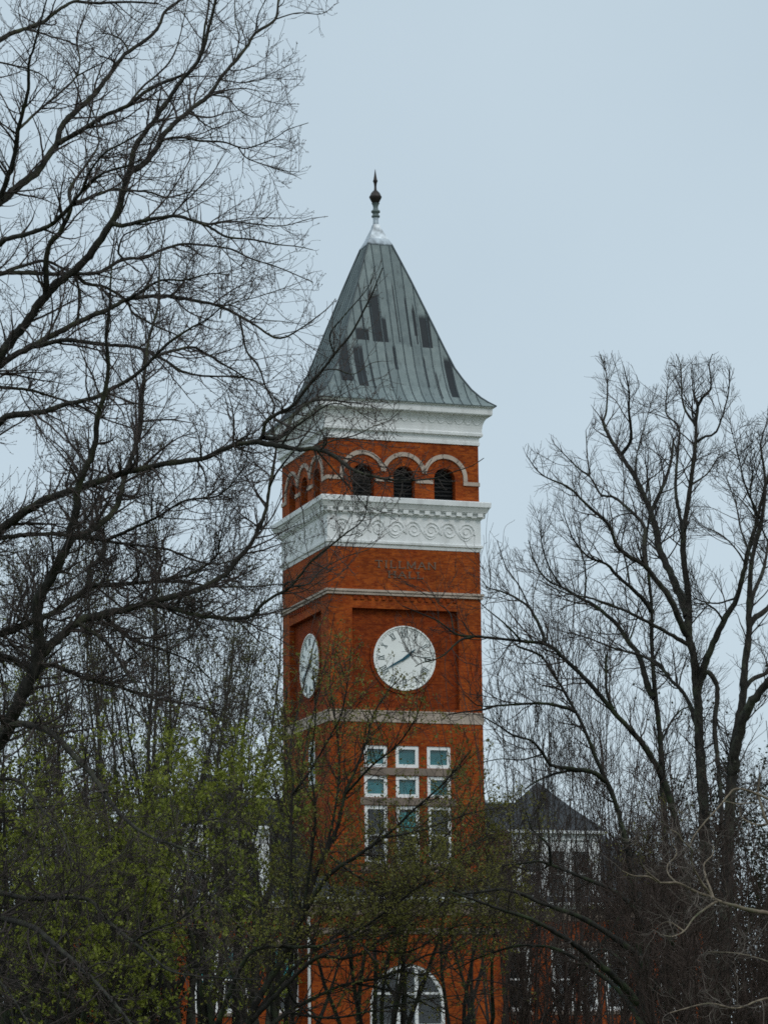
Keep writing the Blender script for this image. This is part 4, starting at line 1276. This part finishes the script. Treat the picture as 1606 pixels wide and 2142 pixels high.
E1.limb([(1261, 883), (1268, 856), (1270, 797), (1262, 760), (1255, 740)], 2.6, .9, 1)
E1.limb([(1300, 950), (1319, 918), (1315, 856), (1315, 817), (1304, 766)], 4.5, 1, -2)
E1.limb([(1331, 1004), (1330, 960), (1345, 900), (1360, 850)], 2, .8, 2)
E1.limb([(1362, 1070), (1380, 1030), (1393, 1000), (1403, 965), (1409, 918)], 4.5, 2.4, 2)
E1.limb([(1459, 850), (1470, 830), (1487, 813), (1483, 762), (1490, 740)], 3, .9, -1)
E1.limb([(1454, 890), (1428, 844), (1424, 770), (1414, 740)], 3, .9, 2)
E1.limb([(1456, 925), (1475, 912), (1498, 903), (1522, 829), (1526, 770)], 3, .9, -2)
E1.limb([(1429, 1123), (1424, 1090), (1413, 1031), (1415, 973), (1420, 895), (1393, 864), (1397, 797)], 5, 1, 3)
E1.limb([(1445, 1015), (1480, 990), (1500, 960), (1530, 940)], 2.4, .8, 2)
E1.limb([(1459, 1430), (1472, 1394), (1491, 1346), (1513, 1300), (1541, 1250), (1559, 1180), (1566, 1146), (1580, 1100), (1600, 1020), (1622, 950), (1640, 880)], 9, 2, -3)
E1.limb([(1513, 1300), (1500, 1280), (1480, 1265), (1455, 1262)], 3, 1, -2)
E1.limb([(1541, 1250), (1500, 1262), (1460, 1255), (1440, 1240)], 2.6, 1, 1)
E1.limb([(1463, 1440), (1479, 1405), (1500, 1442), (1495, 1510), (1497, 1556), (1505, 1640), (1510, 1750)], 5.5, 5, -1)
E1.limb([(1559, 1180), (1540, 1150), (1510, 1120), (1470, 1100)], 2.4, .8, 1)
E1.limb([(1463, 1540), (1436, 1460), (1400, 1419), (1377, 1389), (1331, 1369), (1286, 1357), (1230, 1335), (1180, 1322)], 6, 1, 3)
E1.limb([(1438, 1348), (1377, 1314), (1308, 1278), (1240, 1253), (1180, 1240), (1130, 1215)], 5, 1, -3)
E2 = Tree('bare_tree', 'slender straight bare tree with greenish bark, beside the thick forked trunk', 'tree', 92, (M['bark_m'], M['twig_e']))
E2.limb([(1405, 2450), (1400, 2200), (1392, 1800), (1381, 1556), (1370, 1453), (1363, 1351), (1363, 1282), (1361, 1248), (1356, 1202), (1350, 1140), (1360, 1060), (1352, 980)], 15, 1.6, 0, knob=.05)
E2.limb([(1361, 1280), (1354, 1264), (1317, 1228), (1288, 1202), (1268, 1180), (1230, 1165), (1200, 1130), (1180, 1080)], 5.5, 1, -2)
E2.limb([(1317, 1228), (1310, 1180), (1300, 1140), (1310, 1090)], 2.6, .9, 1)
E2.limb([(1370, 1460), (1356, 1442), (1336, 1373), (1315, 1344), (1290, 1307), (1240, 1264), (1222, 1256), (1175, 1229), (1144, 1213), (1120, 1180), (1105, 1130)], 7.5, 1, 3)
E2.limb([(1175, 1229), (1150, 1190), (1135, 1150), (1130, 1110)], 2.4, .9, -1)
E2.limb([(1222, 1256), (1225, 1200), (1215, 1150), (1200, 1090)], 2.4, .9, 1)
E2.limb([(1315, 1344), (1330, 1300), (1335, 1260)], 2, .9, 1)
E2.limb([(1381, 1556), (1410, 1500), (1440, 1480), (1470, 1500)], 3, 1, 2)
E3 = Tree('bare_tree', 'stout bare tree at the right edge with a trunk forking low', 'tree', 80, (M['bark_e'], M['twig_e']))
E3.limb([(1510, 2480), (1510, 2200), (1518, 1900), (1526, 1700), (1536, 1556), (1552, 1476), (1557, 1396), (1566, 1328), (1566, 1282), (1568, 1228), (1573, 1168), (1592, 1090), (1600, 1010), (1590, 930)], 24, 2.4, 0, knob=.06)
E3.limb([(1530, 1620), (1545, 1540), (1568, 1476), (1596, 1440), (1650, 1370), (1700, 1280), (1720, 1150)], 13, 4, -3)
E3.limb([(1566, 1310), (1580, 1290), (1602, 1276), (1650, 1210), (1680, 1100)], 7, 2, 2)
E3.limb([(1558, 1440), (1570, 1424), (1590, 1413), (1620, 1404), (1670, 1400)], 6, 2, 1)
E3.limb([(1567, 1270), (1580, 1230), (1597, 1190), (1612, 1110), (1640, 1010)], 5, 1.4, 3)
E3.limb([(1590, 1085), (1560, 1020), (1545, 960), (1530, 900)], 3, .9, -2)
E3.limb([(1573, 1170), (1550, 1110), (1540, 1060), (1520, 1000)], 3, .9, 2)
E3.limb([(1600, 1010), (1620, 950), (1610, 890)], 2.4, .9, 1)
E3.limb([(1650, 1210), (1600, 1120), (1570, 1040), (1580, 960)], 3, .9, -2)
kE = outside([(1000, -100), (1003, 1180), (1100, 1130), (1092, 930), (1160, 900), (1215, 960), (1240, 860), (1215, 800), (1240, 730), (1310, 730), (1340, 800), (1375, 800), (1400, 735), (1500, 730), (1535, 760), (1560, 860), (1545, 880), (1606, 850), (1606, -100)])
for t in (E1, E2, E3):
    t.grow([dict(spacing=.36, L=(.6, 2.3), ang=(22, 58), K=10, rfac=.5, rmin=.008, rmax=.026, up=.04, wig=.10, t0=.3 if t is not E1 else .25, keep=kE, tip=2),
            dict(src=[1, 0], spacing=.34, L=(.35, 1.3), ang=(22, 60), K=7, rfac=.6, rmin=.0064, rmax=.011, up=.06, wig=.09, t0=.3, keep=kE, tip=1),
            dict(spacing=.17, L=(.15, .6), ang=(22, 60), K=4, rfac=.7, rmin=.0052, rmax=.007, up=.07, wig=.09, keep=kE, tip=1)])
    root = t.build((5, 3, 3))
    if t is E1: continue
    tips = t.pool[-1][0][:, -1]
    px_, py_ = project(tips)
    tips = tips[(px_ < 1606) & (py_ > 1350) & (py_ < 1800)]
    ball = None
    for p in tips[rng.permutation(len(tips))[:22]]:
        if ball is None:
            sb_ = MB(); sb_.lathe([(.003, .045), (.004, .0), (.02, -.008), (.036, -.03), (.036, -.05), (.02, -.072), (.001, -.08)], 8)
            ball = sb_.build('seed_ball', M['bark_e'], root, True)
            o = ball
        else:
            o = ball.copy(); COL.objects.link(o); o.parent = root
        o.location = Vector(p) - root.location

# leaning tree with the long mossy limb crossing the tower's edge
Ft = Tree('bare_tree', 'leaning mossy bare tree whose long limb ends across the clock', 'tree', 70, (M['bark_m'], M['twig_m']))
Ft.limb([(1440, 2500), (1438, 2200), (1432, 1900), (1418, 1750), (1390, 1640), (1346, 1560), (1284, 1490), (1230, 1427), (1183, 1381), (1148, 1350), (1097, 1342), (1038, 1336), (1000, 1332), (968, 1330), (949, 1324), (932, 1311), (912, 1297), (884, 1285), (842, 1268)], 17, 1.2, -2, knob=.07)
Ft.limb([(1345, 2500), (1342, 2200), (1335, 1950), (1325, 1850), (1290, 1690), (1245, 1583), (1214, 1509), (1175, 1439), (1148, 1396), (1132, 1373), (1110, 1362), (1080, 1352)], 14, 2, 1, knob=.07)
Ft.limb([(949, 1324), (945, 1300), (942, 1285), (930, 1272), (916, 1262), (905, 1240)], 1.8, .8, 1)
Ft.limb([(990, 1332), (961, 1340), (940, 1360), (926, 1372), (903, 1382), (885, 1386), (868, 1395)], 3, .8, -1)
Ft.limb([(903, 1382), (880, 1375), (860, 1372)], 1.6, .8, 1)
Ft.limb([(1140, 1345), (1132, 1318), (1109, 1275), (1081, 1252), (1050, 1238), (1019, 1229), (1010, 1215)], 4.5, 1, 2)
Ft.limb([(1109, 1275), (1085, 1225), (1060, 1190), (1045, 1150), (1040, 1130)], 2, .8, 1)
Ft.limb([(1089, 1340), (1058, 1307), (1015, 1272), (1004, 1260)], 2.6, .9, -1)
Ft.limb([(1205, 1490), (1187, 1482), (1136, 1472), (1077, 1474), (1011, 1478), (990, 1470), (975, 1456)], 4.5, 1, -2)
Ft.limb([(1040, 1476), (1010, 1485), (978, 1489), (939, 1495), (923, 1508)], 2.6, .9, 1)
Ft.limb([(1284, 1490), (1268, 1440), (1268, 1370)], 3.4, 2.4, 0)
Ft.limb([(1266, 1634), (1245, 1618), (1230, 1613), (1198, 1609), (1152, 1601), (1136, 1578), (1113, 1551), (1074, 1539), (1045, 1520), (1010, 1500)], 6, 1.2, -3)
Ft.limb([(1230, 1613), (1187, 1613), (1144, 1625), (1113, 1640), (1100, 1650)], 4, 1.6, -1)
Ft.limb([(1136, 1578), (1090, 1590), (1050, 1588), (1011, 1594)], 2, .9, 1)
kF = outside([(800, 1240), (850, 1420), (950, 1540), (900, 1800), (600, 1800), (600, 1000), (1000, 1000), (1006, 1120), (1060, 1090), (1100, 1000), (1000, 700), (600, 700), (600, 1240)])
Ft.grow([dict(spacing=.30, L=(.6, 2.2), ang=(25, 65), K=10, rfac=.45, rmin=.007, rmax=.02, up=.09, wig=.12, t0=.35, keep=kF, tip=1),
         dict(spacing=.28, L=(.3, 1.1), ang=(25, 60), K=7, rfac=.6, rmin=.0055, rmax=.010, up=.10, wig=.13, keep=kF, tip=1),
         dict(spacing=.3, L=(.12, .4), ang=(25, 60), K=4, rfac=.7, rmin=.005, rmax=.007, up=.1, wig=.13, keep=kF, tip=1)])
Ft.build((5, 3, 3))

G = Tree('bare_tree', 'low bare tree with thick moss covered limbs sloping down in front of the right wing', 'tree', 58, (M['bark_m'], M['twig_m']))
G.limb([(1372, 2600), (1368, 2350), (1362, 2142), (1352, 2050), (1339, 2010), (1326, 1992), (1304, 1977), (1273, 1954), (1235, 1931), (1202, 1914), (1164, 1901), (1126, 1888), (1096, 1873), (1050, 1861), (1010, 1866), (960, 1872)], 17, 2, 0, knob=.08)
G.limb([(1350, 2035), (1352, 1960), (1345, 1925), (1303, 1878), (1260, 1853), (1228, 1840), (1190, 1825), (1152, 1810), (1126, 1802), (1100, 1806), (1063, 1810), (1035, 1815)], 8, 1.4, 2)
G.limb([(1152, 1810), (1147, 1772), (1131, 1752), (1112, 1735), (1100, 1700)], 3.4, 1, -1)
G.limb([(1330, 2100), (1300, 2060), (1220, 1990), (1150, 1945), (1100, 1920), (1046, 1903), (997, 1885), (940, 1866)], 9, 2, -3)
G.limb([(1345, 2150), (1300, 2080), (1228, 2020), (1160, 1985), (1116, 1979), (1083, 1979), (1051, 1987), (1000, 2005), (950, 2030)], 6, 1.4, 3)
G.limb([(1352, 2060), (1310, 2020), (1266, 1987), (1228, 2002), (1190, 2040)], 4, 1, 2)
G.limb([(1358, 2100), (1400, 2000), (1420, 1900), (1430, 1800)], 7, 2, -2)
kG = outside([(960, 1700), (900, 1840), (900, 1600), (1600, 1600), (1600, 1640), (1050, 1660)])
G.grow([dict(spacing=.3, L=(.4, 1.5), ang=(25, 70), K=9, rfac=.45, rmin=.006, rmax=.016, up=.06, wig=.14, t0=.2, keep=kG, tip=1),
        dict(spacing=.26, L=(.2, .7), ang=(25, 65), K=6, rfac=.6, rmin=.005, rmax=.008, up=.07, wig=.15, keep=kG, tip=1),
        dict(spacing=.25, L=(.1, .3), ang=(25, 60), K=4, rfac=.7, rmin=.004, rmax=.006, up=.08, wig=.14, keep=kG, tip=1)])
G.build((5, 3, 3))

# pale dead branches reaching in from the right, nearer
Hd = Tree('dead_tree', 'dead tree with pale bleached crooked branches reaching in from the right', 'tree', 34, (M['bark_h'], M['twig_h']))
Hd.limb([(1760, 2800), (1755, 2500), (1748, 2200), (1742, 2000), (1735, 1850), (1728, 1700), (1735, 1600)], 24, 9, 0, knob=.05)
Hd.limb([(1742, 1990), (1680, 1935), (1606, 1911), (1580, 1907), (1530, 1894), (1500, 1884), (1480, 1874), (1455, 1867), (1430, 1852), (1415, 1847), (1380, 1847), (1355, 1834), (1326, 1833), (1300, 1822)], 7, 1.2, -2)
Hd.limb([(1492, 1881), (1486, 1862), (1480, 1847), (1476, 1834), (1472, 1809), (1490, 1789), (1492, 1770)], 3.2, 1, 1)
Hd.limb([(1487, 1876), (1476, 1858), (1467, 1847), (1453, 1822), (1445, 1799), (1448, 1780), (1437, 1768), (1425, 1757), (1418, 1745), (1400, 1735)], 3.2, 1, -1)
Hd.limb([(1500, 1886), (1486, 1894), (1458, 1914), (1445, 1929), (1430, 1949), (1405, 1960), (1380, 1955)], 3, .9, -1)
Hd.limb([(1430, 1949), (1415, 1938), (1400, 1929), (1385, 1932)], 2.2, .8, 0)
Hd.limb([(1735, 1740), (1640, 1690), (1580, 1660), (1540, 1650), (1525, 1662), (1500, 1692), (1470, 1725), (1450, 1752), (1442, 1775)], 4, 1.2, -1)
Hd.limb([(1510, 1680), (1517, 1677), (1542, 1682), (1580, 1680), (1600, 1690)], 2, .8, 1)
Hd.limb([(1728, 1800), (1660, 1770), (1606, 1722), (1594, 1690), (1585, 1660), (1590, 1620)], 6, 2, 0)
Hd.limb([(1606, 1724), (1585, 1727), (1560, 1717), (1547, 1705), (1548, 1690)], 2.4, .8, 0)
Hd.limb([(1415, 1847), (1398, 1830), (1396, 1810), (1410, 1795), (1415, 1780), (1405, 1765)], 2, .8, 1)
Hd.limb([(1380, 1847), (1345, 1815), (1340, 1790), (1352, 1760), (1345, 1745)], 2, .8, -1)
Hd.limb([(1740, 2050), (1690, 2080), (1600, 2090), (1540, 2110), (1480, 2100), (1400, 2120)], 3.4, 1, -2)
Hd.limb([(1744, 2120), (1660, 2040), (1600, 2010), (1540, 1995), (1480, 1992)], 3, .9, 2)
kH = lambda x, y: (x > 1235) & (y > 1640)
Hd.grow([dict(spacing=.2, L=(.2, .85), ang=(30, 80), K=9, rfac=.5, rmin=.0030, rmax=.007, up=.04, wig=.24, t0=.1, keep=kH, tip=2),
         dict(spacing=.12, L=(.1, .45), ang=(30, 75), K=7, rfac=.6, rmin=.0024, rmax=.004, up=.05, wig=.24, keep=kH, tip=1),
         dict(spacing=.14, L=(.05, .18), ang=(30, 70), K=4, rfac=.7, rmin=.0021, rmax=.003, up=.05, wig=.2, keep=kH, tip=1)])
Hd.build((5, 3, 3))

# 6. brush and saplings
for bx, topy, ds, n, lb in ((1262, 1790, 84, 9, 'brown many stemmed bush just right of the white dormer'), (1345, 1650, 101, 11, 'tall brown twiggy bush left of the two thick trunks'), (1440, 1620, 98, 12, 'dense reddish brown bush behind the thick forked trunk'),
                            (1535, 1700, 63, 10, 'dense reddish bush behind the bleached dead branches'), (1605, 1640, 96, 10, 'tall reddish bush at the right edge of the picture'), (1085, 1900, 68, 8, 'brown bush right of the entrance bay, under the mossy limbs'), (1165, 1905, 70, 9, 'brown bush hiding the wing windows below the white dormer'), (1400, 1850, 55, 8, 'low tangled brown bush below the bleached dead branches'), (1530, 1890, 52, 8, 'low tangled reddish bush in the lower right corner')):
    y0 = 2330 + 1.6 * F_PX / ds
    h = (y0 - topy) * ds / F_PX
    I_ = Tree('bare_bush', lb, 'bush', ds, (M['twig_i'], M['twig_i']), 'bare brown bushes low on the right')
    b = at(bx, 2300, ds); b[2] = 0
    I_.free(b, h, n, (0, 0), .06, fan=.36, K=16, up=.05, wig=.06)
    kI = lambda x, y: (x > 1040) & (y > 1560)
    I_.grow([dict(spacing=.34, L=(.6, 2.4), ang=(20, 60), K=9, rfac=.55, rmin=.008, rmax=.018, up=.05, wig=.12, t0=.2, keep=kI, tip=1),
             dict(spacing=.24, L=(.3, 1.0), ang=(25, 65), K=6, rfac=.6, rmin=.0058, rmax=.010, up=.05, wig=.15, keep=kI, tip=1),
             dict(spacing=.24, L=(.12, .45), ang=(25, 65), K=4, rfac=.7, rmin=.005, rmax=.007, up=.05, wig=.15, keep=kI, tip=1)])
    I_.build((4, 3, 3))
for bx, topy, ds, n, lb in ((1048, 1390, 116, 9, 'fine twigged sapling against the right edge of the tower'), (1125, 1350, 120, 10, 'fine twigged sapling in front of the dormer peak'), (1205, 1370, 112, 9, 'fine twigged sapling right of the dormer peak'), (1290, 1420, 118, 9, 'fine twigged sapling behind the slender greenish trunk')):
    y0 = 2330 + 1.6 * F_PX / ds
    h = (y0 - topy) * ds / F_PX
    J = Tree('sapling', lb, 'tree', ds, (M['twig_e'], M['twig_e']), 'upright saplings in front of the right wing')
    b = at(bx, 2300, ds); b[2] = 0
    J.free(b, h, n, (0, 0), .055, fan=.34, K=18, up=.04, wig=.04)
    kJ = lambda x, y: (x > 1014)
    J.grow([dict(spacing=.75, L=(1.2, 4.2), ang=(20, 48), K=9, rfac=.5, rmin=.010, rmax=.026, up=.05, wig=.05, t0=.3, keep=kJ, tip=1),
            dict(spacing=.5, L=(.5, 1.8), ang=(20, 55), K=6, rfac=.6, rmin=.008, rmax=.012, up=.05, wig=.06, keep=kJ, tip=1)])
    J.build((3, 3))

# 7. dark evergreens low down in front of the hall's ends
for bx, topy, ds, n, lb in ((-10, 1700, 108, 9, 'dark evergreen tree at the far left edge behind the leafing trees'), (130, 1760, 112, 9, 'dark evergreen tree covering the left end of the hall'), (270, 1830, 106, 9, 'dark evergreen tree in front of the left wing windows'), (1600, 1760, 124, 8, 'dark evergreen tree at the right end of the hall')):
    y0 = 2330 + 1.6 * F_PX / ds
    h = (y0 - topy) * ds / F_PX
    Y = Tree('evergreen_tree', lb, 'tree', ds, (M['bark_e'], M['twig_m']), 'dark evergreens in front of the hall')
    b = at(bx, 2300, ds); b[2] = 0
    Y.free(b, h, n, (0, 0), .12, fan=.42, K=14, up=.08, wig=.06)
    Y.grow([dict(spacing=.4, L=(.8, 2.6), ang=(30, 75), K=7, rfac=.5, rmin=.01, rmax=.03, up=.0, wig=.1, t0=.1, tip=1),
            dict(spacing=.35, L=(.4, 1.2), ang=(30, 70), K=5, rfac=.6, rmin=.008, rmax=.012, up=.0, wig=.12, tip=1)])
    Y.foliage('leaf', -1, 6, .15, .16, M['leaf_y'], 'leaves', 2)
    Y.build((4, 3))
scene.render.engine = 'CYCLES'
scene.cycles.max_bounces = 6
scene.cycles.diffuse_bounces = 3
scene.cycles.transparent_max_bounces = 12
scene.cycles.filter_width = 1.7
scene.cycles.use_denoising = False
scene.view_settings.view_transform = 'Standard'
scene.view_settings.look = 'None'
scene.view_settings.exposure = 0
scene.view_settings.gamma = 1
